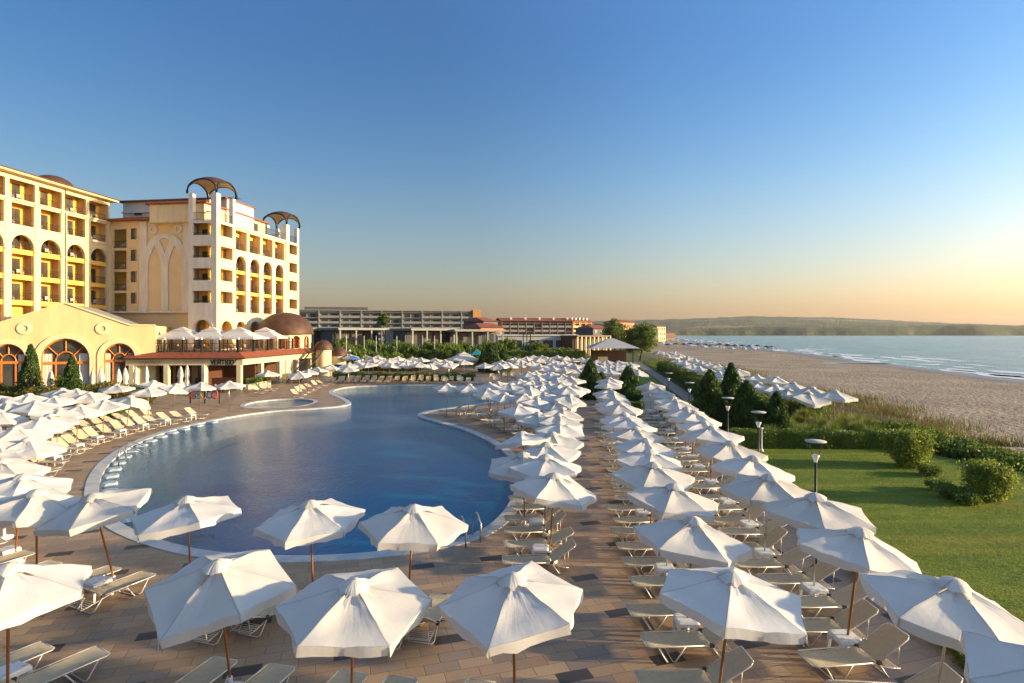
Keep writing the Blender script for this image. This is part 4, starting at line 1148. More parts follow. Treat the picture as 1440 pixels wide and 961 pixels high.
lettering(LFm, "VERTIGO", LL - 3.95, 2.96, .46, .30, .10, .11, .41, M['letter_dark'], "lettering", bar)
m_ = MB(LFm); m_.tube([(LL - 1.35, .41, 3.05), (LL - 1.05, .41, 3.55)], .04, 5); m_.build("lettering", M['letter_dark'], bar)
lettering(LFm, "FRESCO", 1.8, 3.0, .30, .22, .13, .05, .41, M['letter_tan'], "lettering", bar)
# planters with box plants by the bar corner
for k in range(3):
    x = 1.6 + k * 2.0
    pl = thing("planter", ["terracotta planter box with green plants nearest the bar's corner pillar", "terracotta planter box with green plants, middle of three under the bar's edge", "terracotta planter box with green plants farthest along the bar's edge"][k], "planter", ins_(RFm, 0, .2, x) + (0,), angR, "planter boxes under the bar's edge")
    m_ = MB(); m_.rbox(-.8, .8, -.25, .25, 0, .6, .04); m_.build("box", M['beige_render'], None).parent = pl
    pts = rng.uniform((-.75, -.22, .55), (.75, .22, 1.25), (500, 3)); o = np_mesh("foliage", leaf_quads(pts, .09), 4, M['hedge']); o.parent = pl

# roof terrace pavilions with two-tier white tops
def pavilion(label, loc, rz, s=2.5, eave=1.7, mat='canvas'):
    t = thing("canopy_pavilion", label, "gazebo", loc, rz, "white pavilions on the bar's roof terrace")
    for x in (-1, 1):
        for y in (-1, 1):
            m_ = MB(); m_.box(x * s * .92 - .04, x * s * .92 + .04, y * s * .92 - .04, y * s * .92 + .04, 0, eave + .1); m_.build("post", M['iron'], None).parent = t
    def pyr(r0, z0, r1, z1, N=6):
        vs = []
        fs = []
        for k in range(N + 1):
            f = k / N; r = r0 + (r1 - r0) * f; z = z0 + (z1 - z0) * (f ** 1.35)
            vs += [(-r, -r, z), (r, -r, z), (r, r, z), (-r, r, z)]
        for k in range(N): fs += [(4 * k + i, 4 * k + (i + 1) % 4, 4 * k + 4 + (i + 1) % 4, 4 * k + 4 + i) for i in range(4)]
        return vs, fs
    m_ = MB(); a, b = pyr(s, eave, .85, eave + .8); m_.add(a, b); m_.add(*[[(-s, -s, eave), (s, -s, eave), (s, s, eave), (-s, s, eave), (-s, -s, eave - .22), (s, -s, eave - .22), (s, s, eave - .22), (-s, s, eave - .22)], [(0, 4, 5, 1), (1, 5, 6, 2), (2, 6, 7, 3), (3, 7, 4, 0)]])
    m_.build("canopy", M[mat], None).parent = t
    m_ = MB(); a, b = pyr(1.05, eave + .82, .05, eave + 1.3, 3); m_.add(a, b); m_.build("top_canopy", M[mat], None).parent = t
    m_ = MB()
    for x in (-.85, .85):
        for y in (-.85, .85): m_.tube([(x, y, eave + .7), (x, y, eave + .9)], .03, 5)
    m_.build("top_frame", M['iron'], None).parent = t
    return t
for k, (px, d) in enumerate(((257, 71), (299, 71.5), (337, 72), (373, 78))):
    pavilion(["white two-tier pavilion on the bar's roof terrace, leftmost of four", "white two-tier pavilion on the roof terrace, second from the left", "white two-tier pavilion on the roof terrace, third from the left", "white two-tier pavilion on the roof terrace, right beside the brown dome"][k], ((px - 720) / FOC * d, d, 4.32), angL, [2.7, 2.3, 2.6, 2.3][k])
# terrace tables with chairs
def cafe_set(loc, rz, label, group):
    t = thing("cafe_table", label, "table", loc, rz, group)
    m_ = MB(); m_.lathe([(0, .70), (.40, .70), (.42, .73), (.40, .75), (0, .75)], n=16); m_.build("tabletop", M['dark_wood'], None).parent = t
    m_ = MB(); m_.tube([(0, 0, .03), (0, 0, .7)], .035, 6); m_.lathe([(0, 0), (.25, 0), (.22, .03), (0, .04)], n=12); m_.build("pedestal", M['iron'], None).parent = t
    return t
def cafe_chair(loc, rz, label, group, mat='wood'):
    t = thing("cafe_chair", label, "chair", loc, rz, group)
    m_ = MB(); m_.rbox(-.22, .22, -.22, .22, .43, .47, .02); m_.build("seat", M[mat], None).parent = t
    m_ = MB(); m_.rbox(-.22, .22, .20, .24, .55, .92, .01); m_.build("backrest", M[mat], None).parent = t
    for x in (-1, 1):
        for y in (-1, 1):
            m_ = MB(); m_.box(x * .2 - .02, x * .2 + .02, y * .2 - .02, y * .2 + .02, 0, .43 if y < 0 else .9); m_.build("leg", M['dark_wood'], None).parent = t
    return t
ct = cafe_set((0, 0, 0), 0, "x", "y"); cc = cafe_chair((0, 0, 0), 0, "x", "y")
first = [True, True]
def put(proto, idx, loc, rz, label, cat_group):
    o = proto if first[idx] else copy_tree(proto); first[idx] = False
    o.location = loc; o.rotation_euler = (0, 0, rz); o["label"] = label; o["group"] = cat_group
for k in range(7):
    x, y = ins_(LFm, 0, 2.6 + (k % 2) * .8, 2.5 + k * 1.5)
    put(ct, 0, (x, y, 4.32), 0, "dark round table behind the railing of the bar's roof terrace", "tables on the roof terrace")
    for s_ in (-1, 1): put(cc, 1, (x + .65 * s_, y + .1, 4.32), -s_ * math.pi / 2 + (0), "wooden chair at a table behind the railing of the bar's roof terrace", "chairs on the roof terrace")
for k in range(8):
    x, y = ins_(LFm, 0, -1.5 - (k % 3) * 1.2, 1.5 + k * 1.5)
    put(ct, 0, (x, y, 0), 0, "dark round table on the paving in front of the low bar building", "tables in front of the bar")
    for s_ in (-1, 1): put(cc, 1, (x + .65 * s_, y + .1, 0), -s_ * math.pi / 2, "wooden chair at a table on the paving in front of the low bar building", "chairs in front of the bar")

# domed pavilion and small domes beside the stairs
DC = G(403, 0, 0) if False else (-33.6, 86.5)
dome = thing("domed_pavilion", "round pavilion with a big brown dome on the bar's terrace, right of the hotel tower", "pavilion", (DC[0], DC[1], 4.32))
m_ = MB(); m_.lathe([(3.95 * math.cos(a), 6.45 + 3.15 * math.sin(a)) for a in np.linspace(0, math.pi / 2, 16)], DC[0], DC[1], 40); m_.lathe([(3.6, 6.35), (4.05, 6.35), (4.05, 6.45), (3.9, 6.46)], DC[0], DC[1], 40)
m_.build("dome", M['copper'], dome)
m_ = MB()
NA = 12
for k in range(NA):
    a0 = 2 * math.pi * k / NA; a1 = 2 * math.pi * (k + 1) / NA; r_ = 3.7
    p0 = (DC[0] + r_ * math.cos(a0), DC[1] + r_ * math.sin(a0)); p1 = (DC[0] + r_ * math.cos(a1), DC[1] + r_ * math.sin(a1))
    ang = math.atan2(p1[1] - p0[1], p1[0] - p0[0]); W_ = math.hypot(p1[0] - p0[0], p1[1] - p0[1])
    m_.set((p0[0], p0[1], 0, ang)); cell(m_, 0, W_, 4.32, 6.4, .35, W_ - .35, 4.35, 6.15, True, 0, .25)
m_.build("arcade_wall", M['cream'], dome)
m_ = MB(); m_.lathe([(2.9, 4.33), (2.9, 6.4)], DC[0], DC[1], 24); m_.build("inner_wall", M['frame_wood'], dome)
for k, (x, y, r_, zb, lab) in enumerate(((-28.6, 88.5, 1.3, 4.0, "round stair turret with a small brown dome, nearest the big dome"), (-26.9, 90.5, 1.25, 3.0, "cream round kiosk with a small brown dome at the foot of the stairs"))):
    t = thing("domed_turret", lab, "turret", (x, y, 0), 0, "small domed turrets by the stairs")
    m_ = MB(); m_.lathe([(r_ * .88, 0), (r_ * .88, zb)], x, y, 24); m_.build("wall", M['cream'], t)
    m_ = MB(); m_.lathe([(r_ * 1.05 * math.cos(a), zb + r_ * 1.15 * math.sin(a)) for a in np.linspace(0, math.pi / 2, 10)], x, y, 24); m_.build("dome", M['copper'], t)
st = thing("outdoor_staircase", "dark open staircase climbing from the deck to the bar's roof terrace", "staircase", (-28.6, 76, 0))
N = 24; m_ = MB()
for k in range(N):
    m_.box(-29.3, -27.7, 76 + k * .42, 76 + k * .42 + .38, 4.2 * (k + 1) / N - .06, 4.2 * (k + 1) / N)
m_.build("treads", M['dark_wood'], st)
for x in (-29.36, -27.68):
    m_ = MB(); m_.add([(x, 75.9, 0), (x + .05, 75.9, 0), (x + .05, 86.2, 4.25), (x, 86.2, 4.25), (x, 75.9, .25), (x + .05, 75.9, .25), (x + .05, 86.2, 4.5), (x, 86.2, 4.5)], [(0, 1, 2, 3), (4, 7, 6, 5), (0, 4, 5, 1), (3, 2, 6, 7), (0, 3, 7, 4), (1, 5, 6, 2)])
    m_.build("stringer", M['iron'], st)
    m_ = MB(); m_.tube([(x, 75.9, 1.1), (x, 86.2, 5.35)], .03, 5)
    for k in range(12): m_.tube([(x, 75.9 + k * .93, .25 + k * .385), (x, 75.9 + k * .93, 1.1 + k * .385)], .02, 4)
    m_.build("handrail", M['iron'], st)
# ------------------------------------------------------------------ buildings beyond the garden
def far_frame(px0, px1, d0, d1, z=0):
    """frame from the ground point seen at column px0 (depth d0) to the one at px1 (depth d1)"""
    a = ((px0 - 720) / FOC * d0, d0); b = ((px1 - 720) / FOC * d1, d1)
    return (a[0], a[1], z, math.atan2(b[1] - a[1], b[0] - a[0])), math.hypot(b[0] - a[0], b[1] - a[1])

def balcony_block(name, label, px0, px1, d0, d1, top, floors, modules, mwall, mslab, accent=None, roof=None, depth=14, slab_front=True, group=None):
    fr, L = far_frame(px0, px1, d0, d1)
    root = thing(name, label, "apartment building", (fr[0], fr[1], 0), 0, group)
    w = MB(fr); sl = MB(fr); wd = L / modules; fh = (top - .6) / floors
    w.box(0, L, 1.6, depth, 0, top)
    for i in range(modules + 1): w.box(i * wd - .25, i * wd + .25, 0, 1.595, 0, top + .3)
    w.box(-.3, L + .3, -.1, depth, top + .005, top + .45)
    for k in range(floors):
        z = k * fh
        sl.box(.26, L - .26, .1, 1.59, z + fh - .18, z + fh + .02) if False else None
        for i in range(modules):
            x0, x1 = i * wd + .26, (i + 1) * wd - .26
            sl.box(x0, x1, .15, 1.59, z + fh - .2, z + fh)
            if slab_front and (i * 7 + k * 3) % 5 != 0: sl.box(x0, x1, .12, .2, z, z + .95)
            for j in (0, 1):
                xa = x0 + (x1 - x0) * (.10 + .46 * j); xb = xa + (x1 - x0) * .32
                f_ = MB(fr); f_.box(xa, xb, 1.5, 1.59, z + .05, z + 2.15); q = f_.build("window", M['light_grey'] if (i + k + j) % 3 else M['curtain'], root)
                f_ = MB(fr); f_.box(xa + .12, xb - .12, 1.46, 1.495, z + .15, z + 2.05); f_.build("pane", M['far_glass'], q)
    w.build("wall", M[mwall], root); sl.build("balcony_slabs", M[mslab], root)
    if accent:
        m_ = MB(fr); m_.box(L - accent, L, -.6, depth - .1, 0, top + .9); m_.build("end_wall", M['orange_render'], root)
    if roof:
        m_ = MB(fr); m_.add([(-1, -1, top + .46), (L + 1, -1, top + .46), (L + 1, depth / 2, top + 2.3), (-1, depth / 2, top + 2.3), (L + 1, depth + 1, top + .46), (-1, depth + 1, top + .46)], [(0, 1, 2, 3), (3, 2, 4, 5)])
        n_ = 5
        m_.build("roof", M[roof], root)
        for i in range(n_):
            x = L * (i + .7) / n_; c_ = MB(fr); c_.box(x - .5, x + .5, 2.5, 3.6, top + .8, top + 2.6); c_.build("chimney", M['white_render'], root)
    return root, fr, L
r1, f1, L1 = balcony_block("apartment_block", "long grey apartment block with an orange end wall behind the glazed villas", 418, 676, 290, 310, 17.7, 6, 9, 'grey_render', 'grey_render', accent=4.2)
m_ = MB(f1); m_.box(3, 34, 3, 9, 18.2, 19.6); m_.build("roof_plant", M['dark_grey'], r1)
r2, f2, L2 = balcony_block("apartment_block", "dark apartment hotel with brown pitched roof and white balconies behind the low white building", 706, 806, 320, 330, 12.6, 5, 9, 'brown_render', 'grey_render', roof='tile_red')
r3, f3, L3 = balcony_block("apartment_block", "narrow end block with yellow walls and brown roof, joined to the dark apartment hotel", 806, 832, 330, 342, 12.6, 5, 3, 'orange_render', 'pale_yellow', roof='tile_red')
def villa(px0, px1, d0, d1, top, label, n=3):
    fr, L = far_frame(px0, px1, d0, d1)
    root = thing("glazed_villa", label, "villa", (fr[0], fr[1], 0), 0, "flat-roofed glazed villas in front of the grey block")
    m_ = MB(fr); m_.box(-.6, L + .6, -1.2, 10, top - .5, top); m_.build("roof", M['grey_render'], root)
    m_ = MB(fr); m_.box(0, L, 3, 9.5, 0, top - .55); m_.box(0, L, .2, 2.95, 2.9, 3.1); m_.build("wall", M['dark_grey'], root)
    for i in range(n + 1):
        x = L * i / n; m_ = MB(fr); m_.box(x - .18, x + .18, -.9, -.55, 0, top - .5); m_.build("column", M['grey_render'], root)
    for i in range(n):
        for z0, z1 in ((.3, 2.7), (3.3, top - .9)):
            for j in (0, 1):
                a = L * (i + .12 + .42 * j) / n; b = a + L * .34 / n
                m_ = MB(fr); m_.box(a, b, 2.9, 2.97, z0, z1); q = m_.build("window", M['grey_render'], root)
                m_ = MB(fr); m_.box(a + .12, b - .12, 2.86, 2.895, z0 + .12, z1 - .12); m_.build("pane", M['far_glass'], q)
villa(438, 476, 140, 146, 7.6, "leftmost flat-roofed glazed villa, partly behind the brown domes", 2)
villa(476, 541, 133, 141, 7.7, "wide flat-roofed glazed villa left of the pale passage wall", 3)
villa(578, 636, 135, 142, 7.6, "flat-roofed glazed villa right of the pale passage wall", 3)
villa(640, 705, 140, 146, 7.4, "rightmost flat-roofed glazed villa below the orange end wall", 3)
fr, L = far_frame(541, 578, 142, 142)
t = thing("passage_building", "plain grey link building with dark doorway between two glazed villas", "building", (fr[0], fr[1], 0))
m_ = MB(fr); cell(m_, 0, L, 0, 7.2, 1.5, 4.5, 0, 4.2, True, 0, .5); m_.box(0, L, .55, 6, 0, 7.2); m_.box(.2, 1.2, -.6, -.02, 0, 7.4); m_.build("wall", M['light_grey'], t)
m_ = MB(fr); m_.box(4.8, 5.8, -.03, .0, 3.6, 4.8); m_.build("window", M['far_glass'], t)
# white low building with dark windows
fr, L = far_frame(700, 812, 168, 172)
t = thing("white_building", "low white flat building with wide dark windows in front of the dark apartment hotel", "building", (fr[0], fr[1], 0))
m_ = MB(fr); m_.box(0, L, 0, 12, 0, 5.6); m_.box(-.3, L + .3, -.4, 12, 5.605, 6.0); m_.build("wall", M['light_grey'], t)
for x in (.8, 4.2, 9.2, 13.4, 17.2): m_ = MB(fr); m_.box(x, x + 2.9, -.06, -.003, 2.2, 4.4); m_.build("window", M['far_glass'], t)
fr, L = far_frame(812, 858, 165, 172)
t = thing("colonnade_building", "low white colonnade right of the wide-windowed white building", "building", (fr[0], fr[1], 0))
m_ = MB(fr); m_.box(0, L, 2, 8, 0, 5.4); m_.box(-.2, L + .2, -.3, 8, 5.405, 5.8); m_.build("wall", M['dark_wood'], t)
for k in range(9): m_ = MB(fr); m_.box(L * k / 8 - .2, L * k / 8 + .2, -.2, .2, 0, 5.4); m_.build("column", M['cream'], t)
# red-roofed houses behind, and the small town toward the bay
def house(px0, px1, d, top, wall, roof, label, storeys=3, rh=1.6, z=0):
    fr, L = far_frame(px0, px1, d, d * 1.03, z)
    t = thing("house", label, "house", (fr[0], fr[1], z))
    m_ = MB(fr); m_.box(0, L, 0, 10, 0, top); m_.build("wall", M[wall], t)
    m_ = MB(fr); m_.add([(-.6, -.8, top), (L + .6, -.8, top), (L * .85, 5, top + rh), (L * .15, 5, top + rh), (L + .6, 10.8, top), (-.6, 10.8, top)], [(0, 1, 2, 3), (3, 2, 4, 5), (1, 4, 2), (0, 3, 5), (0, 5, 4, 1)]); m_.build("roof", M[roof], t)
    n_ = max(2, int(L / 3.4))
    for k in range(storeys):
        for i in range(n_):
            a = L * (i + .25) / n_; z0 = top * (k + .28) / storeys
            m_ = MB(fr); m_.box(a, a + L * .45 / n_, -.08, -.003, z0, z0 + top * .5 / storeys); m_.build("window", M['far_glass'], t)
house(676, 708, 190, 8.2, 'orange_render', 'tile_red', "orange house with a red roof between the grey block and the dark apartment hotel", 2)
house(680, 700, 215, 10.8, 'dark_grey', 'tile_red', "taller dark house with a red roof behind the orange house", 3)
house(834, 858, 250, 8.4, 'dark_grey', 'tile_red', "dark red-roofed house between the yellow end block and the round tree", 3)
house(868, 892, 330, 12.5, 'orange_render', 'tile_red', "orange brown house with a red roof between the two round trees", 3)
house(908, 926, 380, 9.0, 'dark_grey', 'grey_render', "grey house at the edge of the far beach, right of the large round tree", 3)
house(924, 936, 430, 11.0, 'pale_yellow', 'tile_red', "sunlit yellow house at the edge of the far beach", 3)
house(936, 950, 520, 6.0, 'dark_wood', 'tile_red', "low brown beach house at the foot of the wooded hill, right of the yellow house", 1)
house(898, 912, 460, 12.0, 'orange_render', 'tile_red', "small red-roofed house just behind the large round tree", 3)
# large tent with a grey pyramid roof
fr, L = far_frame(838, 890, 112, 112)
t = thing("garden_tent", "open-sided restaurant tent with a grey pyramid roof behind the parasols", "tent", (fr[0], fr[1], 0))
m_ = MB(fr); m_.add([(-1.2, -1.2, 3.6), (L + 1.2, -1.2, 3.6), (L + 1.2, 8, 3.6), (-1.2, 8, 3.6), (L * .45, 3.4, 5.5), (L * .55, 3.4, 5.5)], [(0, 1, 5, 4), (1, 2, 5), (2, 3, 4, 5), (3, 0, 4)]); m_.build("roof", M['tent'], t)
for x in (0, L / 3, 2 * L / 3, L):
    for y in (0, 7): m_ = MB(fr); m_.box(x - .08, x + .08, y - .08, y + .08, 0, 3.6); m_.build("post", M['dark_wood'], t)
m_ = MB(fr); m_.box(.6, L * .35, 1.2, 1.5, 0, 1.9); m_.build("counter", M['cream'], t)
m_ = MB(fr); m_.box(.1, L - .1, 6.8, 6.9, 0, 3.0); m_.build("back_screen", M['dark_wood'], t)
# netted climbing tower
fr, L = far_frame(736, 746, 118, 118)
t = thing("climbing_frame_tower", "tall dark green lattice tower behind the far parasols", "tower", (fr[0], fr[1], 0))
m_ = MB(fr)
for x in (0, L / 2, L):
    for y in (0, 1.2): m_.box(x - .08, x + .08, y - .08, y + .08, 0, 6.3)
for z in (1.5, 3, 4.5, 6.2): m_.box(0, L, -.05, 0.05, z, z + .1); m_.box(0, L, 1.15, 1.25, z, z + .1)
m_.build("lattice", plain("dark_green_paint", (.02, .07, .05), .6, .2, 2), t)
# playground with a turquoise roof
fr, L = far_frame(664, 680, 108, 108)
t = thing("playhouse", "small playground house with turquoise roof and yellow posts beside the conifers", "playhouse", (fr[0], fr[1], 0))
m_ = MB(fr); m_.add([(-.3, -.3, 2.5), (1.8, -.3, 2.5), (1.8, 1.8, 2.5), (-.3, 1.8, 2.5), (.75, .75, 3.5)], [(0, 1, 4), (1, 2, 4), (2, 3, 4), (3, 0, 4)]); m_.build("roof", M['turq'], t)
for x in (0, 1.5):
    for y in (0, 1.5): m_ = MB(fr); m_.box(x - .08, x + .08, y - .08, y + .08, 0, 2.5); m_.build("post", M['yellow'], t)
m_ = MB(fr); m_.box(-.1, 1.6, -.1, 1.6, 1.1, 1.2); m_.build("floor", M['red_paint'], t)

# tall posts with netting along the green garden
postm = MB(); postm.tube([(0, 0, 0), (0, 0, 6.0)], .05, 5); pm_me = postm.build("mast", M['lamp_white'], None)
for k, px in enumerate((487, 512, 529, 558, 580, 594, 611)):
    d = 105 + 4 * (k % 3)
    o = pm_me if k == 0 else pm_me.copy()
    if k: COL.objects.link(o)
    o.name = "garden_mast"; o.location = ((px - 720) / FOC * d, d, 0)
    tag(o, "thin pale mast standing in the green strip in front of the glazed villas", "mast", "thin masts in front of the villas")
# white garden lamp globe
t = thing("globe_lamp", "white globe lamp on a pole above the green strip beside the brown domes", "lamp", ((492 - 720) / FOC * 96, 96, 0))
m_ = MB(); m_.tube([(0, 0, 0), (0, 0, 3.2)], .04, 6); m_.build("pole", M['iron'], None).parent = t
m_ = MB(); m_.lathe([(0, 3.15), (.22, 3.3), (.26, 3.5), (.2, 3.72), (0, 3.85)], n=14); m_.build("globe", M['lamp_white'], None).parent = t

# ------------------------------------------------------------------ vegetation
def blob(center, rad, n, shell=.55):
    d = rng.normal(size=(n, 3)); d /= np.linalg.norm(d, axis=1)[:, None]
    r = (shell + (1 - shell) * rng.random((n, 1))) ; return np.array(center) + d * r * np.array(rad)
def clumpy(center, rad, clumps, per, cr=.32):
    out = []
    for _ in range(clumps):
        d = rng.normal(size=3); d /= np.linalg.norm(d); r = rng.uniform(.35, 1.0)
        c = np.array(center) + d * r * np.array(rad) * .82
        s = cr * rng.uniform(.6, 1.25) * np.mean(rad)
        out.append(blob(c, (s, s, s * .75), per, .5))
    return np.concatenate(out)
def tree_mesh(root, h, cr, leafsize, nclump=46, per=130, mat='leaf', crown_base=.28, name="crown"):
    zc = h * (1 + crown_base) / 2; rz_ = h * (1 - crown_base) / 2
    pts = clumpy((0, 0, zc), (cr, cr, rz_), nclump, per, .30)
    o = np_mesh(name, leaf_quads(pts, leafsize), 4, M[mat]); o.parent = root
    m_ = MB(); m_.tube([(0, 0, -.1), (.05 * h, 0, h * .25), (0, .02 * h, h * .5), (0, 0, h * .82)], h * .028, 8, r2=h * .008)
    for k in range(6):
        a = k * 1.05 + rnd.random(); z = h * (.25 + .07 * k)
        m_.tube([(0, 0, z), (cr * .35 * math.cos(a), cr * .35 * math.sin(a), z + h * .12), (cr * .75 * math.cos(a), cr * .75 * math.sin(a), z + h * .2)], h * .012, 5, r2=h * .003)
    m_.build("trunk", M['bark'], None).parent = root
def at(px, d, z=0): return Vector(((px - 720) / FOC * d, d, z))
# round trees beyond the field
t = thing("round_tree", "large round green tree behind the path, right of the grey tent", "tree", at(900, 138)); tree_mesh(t, 9.2, 4.8, .20, 120, 170, crown_base=.10)
t = thing("round_tree", "upright green tree with a lumpy crown behind the grey tent", "tree", at(864, 185)); tree_mesh(t, 11.4, 4.9, .26, 90, 130, crown_base=.1)
t = thing("round_tree", "dark tree rising above the roof of the long grey apartment block", "tree", at(539, 230)); tree_mesh(t, 16.0, 2.6, .3, 40, 80, crown_base=.45)
for k, (px, d, h, r_) in enumerate(((755, 125, 5.2, 3.0), (789, 128, 3.8, 3.0), (735, 128, 4.2, 2.6), (771, 130, 3.4, 3.2), (812, 122, 3.2, 2.4))):
    t = thing("shrub_tree", ["yellow-green bushy tree beside the lattice tower", "low broad green tree in front of the white building's windows", "green tree just left of the lattice tower", "low broad green bush right of the yellow-green bushy tree", "low green bush left of the grey tent"][k], "tree", at(px, d), rnd.random() * 6, "trees in front of the white buildings")
    tree_mesh(t, h, r_, .17, 34, 110, crown_base=.1)
# mixed green belt in front of the villas
belt = [(450 + 13 * k + rnd.uniform(-3, 3), 100 + rnd.uniform(-6, 16), rnd.uniform(2.0, 3.3), rnd.uniform(1.6, 2.4)) for k in range(12)] + \
       [(606, 114, 5.4, 2.4), (622, 112, 5.0, 2.6), (638, 113, 5.2, 2.4), (652, 116, 4.8, 2.3), (596, 118, 4.5, 2.2), (668, 118, 4.4, 2.4), (684, 120, 4.0, 2.4), (700, 120, 4.2, 2.4), (716, 122, 4.0, 2.4), (611, 104, 3.2, 2), (640, 104, 3.4, 2.1), (520, 124, 4.0, 2.5), (560, 124, 4.2, 2.5), (480, 122, 4.0, 2.6), (500, 118, 3.6, 2.5), (540, 118, 3.8, 2.5), (575, 116, 3.6, 2.5)]
protos = []
for k, (px, d, h, r_) in enumerate(belt):
    if k < 5:
        t = thing("garden_shrub", "a", "shrub", at(px, d), rnd.random() * 6); tree_mesh(t, 3.2, 2.2, .15, 34, 120, crown_base=.05, mat='leaf' if k % 2 else 'hedge', name="foliage"); protos.append(t)
    else: t = copy_tree(protos[k % 5]); t.location = at(px, d)
    t.scale = (r_ / 2.2, r_ / 2.2, h / 3.2 * (1.35 if h < 4.4 else 1.0)); t.rotation_euler = (0, 0, rnd.random() * 6)
    tall = h >= 4.4
    t["label"] = "tall olive green shrub in the bushy clump left of the conifers" if tall else "rounded green shrub in the green belt in front of the glazed villas"
    t["group"] = "tall shrubs left of the conifers" if tall else "shrubs in front of the villas"
# conifers
def conifer(root, h, r_, n=9000, size=.075):
    z = rng.random(n) ** 1.25; prof_ = np.where(z < .18, .72 + 1.5 * z, (1 - (z - .18) / .82) ** .72 * .99 + .01)
    a = rng.uniform(0, 2 * math.pi, n)
    lump = 1 + .16 * np.sin(a * 3 + z * 9) + .12 * np.sin(a * 5 - z * 17)
    rr = r_ * prof_ * (1 - .30 * rng.random(n) ** 1.5) * lump
    P = np.stack([rr * np.cos(a), rr * np.sin(a), .12 + z * (h - .12)], 1) + rng.normal(size=(n, 3)) * .04
    o = np_mesh("crown", leaf_quads(P, size, up=.9, aspect=2.4), 4, M['conifer']); o.parent = root
    m_ = MB(); m_.tube([(0, 0, -.05), (0, 0, h * .85)], .09, 7, r2=.02); m_.build("trunk", M['bark'], None).parent = root
con = [(998, 39.5, 4.0, 1.35, "widest of the four cypresses beside the hedge, standing farthest left"), (1028, 42.5, 4.3, 1.15, "cypress standing behind the other three, in front of the beach parasols"), (1050, 38, 3.4, 1.3, "broad cypress between the two round-topped lamps"),
       (1092, 37, 2.75, .85, "smallest and rightmost cypress above the clipped hedge"),
       (830, 58, 3.9, 1.35, "cypress at the far end of the promenade"), (846, 60, 2.4, .9, "small cypress bush just right of the promenade's end cypress"), (884, 56, 3.3, 1.35, "cypress among the parasols right of the promenade's end"),
       (692, 96, 4.6, 2.0, "conifer among the far parasols beside the playhouse"), (708, 97, 3.8, 1.3, "narrower conifer right beside the playhouse conifer"), (680, 99, 3.6, 1.2, "small conifer directly beside the turquoise playhouse roof")]
for px, d, h, r_, lab in con:
    t = thing("cypress_tree", lab, "tree", at(px, d), rnd.random() * 6); conifer(t, h, r_, 12000 if d < 50 else 5000, .085 if d < 50 else .12)
for px, d, h, r_, lab in ((43, 52.5, 5.5, 1.0, "tall slim cypress between the left and middle arched windows of the hall"), (101, 51, 4.6, .9, "slim cypress in front of the hall's middle arched window")):
    t = thing("cypress_tree", lab, "tree", at(px, d), rnd.random() * 6); conifer(t, h, r_, 9000, .075)
# hedges
def hedge(label, pts, wd, h, name="hedge", z=None, mat='hedge', dens=420, size=.055, rough=.10):
    root = thing(name, label, "hedge", (pts[0][0], pts[0][1], 0)); core = MB(); P = []
    for (ax, ay), (bx, by) in zip(pts, pts[1:]):
        L_ = math.hypot(bx - ax, by - ay); an = math.atan2(by - ay, bx - ax)
        z0 = gz((ax + bx) / 2, (ay + by) / 2) - .05
        core.set((ax, ay, z0, an)); core.box(0, L_, -wd / 2 + .09, wd / 2 - .09, 0, h - .08)
        n_ = int(L_ * (wd + 2 * h) * dens)
        s_ = rng.random(n_) * L_; q = rng.random(n_) * (wd + 2 * h)
        y = np.where(q < h, -wd / 2, np.where(q < h + wd, q - h - wd / 2, wd / 2)); zz = np.where(q < h, q, np.where(q < h + wd, h, q - h - wd))
        zz = np.clip(zz, .02, None) + rng.normal(size=n_) * .03 + rough * .5 * np.sin(s_ * 2.1) * (zz > h * .8)
        y = y + rng.normal(size=n_) * .05 + rough * .4 * np.sin(s_ * 3.3 + 1) * np.sign(y)
        P.append(np.stack([ax + s_ * math.cos(an) - y * math.sin(an), ay + s_ * math.sin(an) + y * math.cos(an), z0 + zz], 1))
    np_mesh("leaves", leaf_quads(np.concatenate(P), size), 4, M[mat], root)
    core.build("core", M[mat], root)
    return root
hedge("long clipped hedge closing the lawn on the side of the cypresses", [(12.6, 33.9), (17.5, 33.7), (23.6, 33.5)], 1.1, .95)
hedge("low narrow hedge along the lawn's edge beside the parasols", [(ux(13.75, y), y) for y in (3, 9, 15, 22, 29)], .5, .42, size=.045)
hedge("clipped hedge left of the cypresses, nearest the first garden lamp", [(11.6, 42.2), (13.2, 42.6)], 1.0, .9)
hedge("low clipped hedge behind the garden lamps at the path's near end", [(12.0, 46.5), (14.4, 46.8)], 1.6, .9)
hedge("dark clipped hedge between the two parasol rows near the promenade's end", [(8.2, 50.5), (11.0, 49.0)], .9, .8)
hedge("uneven green hedge along the seaward side of the path", [(ux(18.2, 48), 48), (ux(19.4, 62), 62), (ux(20.2, 80), 80), (ux(20.6, 104), 104)], 2.2, 1.35, size=.11, dens=110, rough=.5)
hedge("long dark hedge on the far side of the parasol field", [(-2, 113), (14, 112)], 1.4, 3.0, size=.14, dens=60, rough=.3)
hedge("long low hedge behind the far sunbeds across the pool", [(-25, 82), (-12, 80.5), (-5, 80.5)], 1.2, 1.0, size=.09, dens=140, rough=.3)
hedge("dark screen hedge behind the parasols, left of the conifers", [(-32, 103), (-16, 101)], 1.6, 2.0, size=.13, dens=70, rough=.4)
hedge("ragged hedge behind the parasols, right of the conifers", [(-5, 108), (1.5, 110)], 1.4, 2.3, size=.13, dens=70, rough=.4)

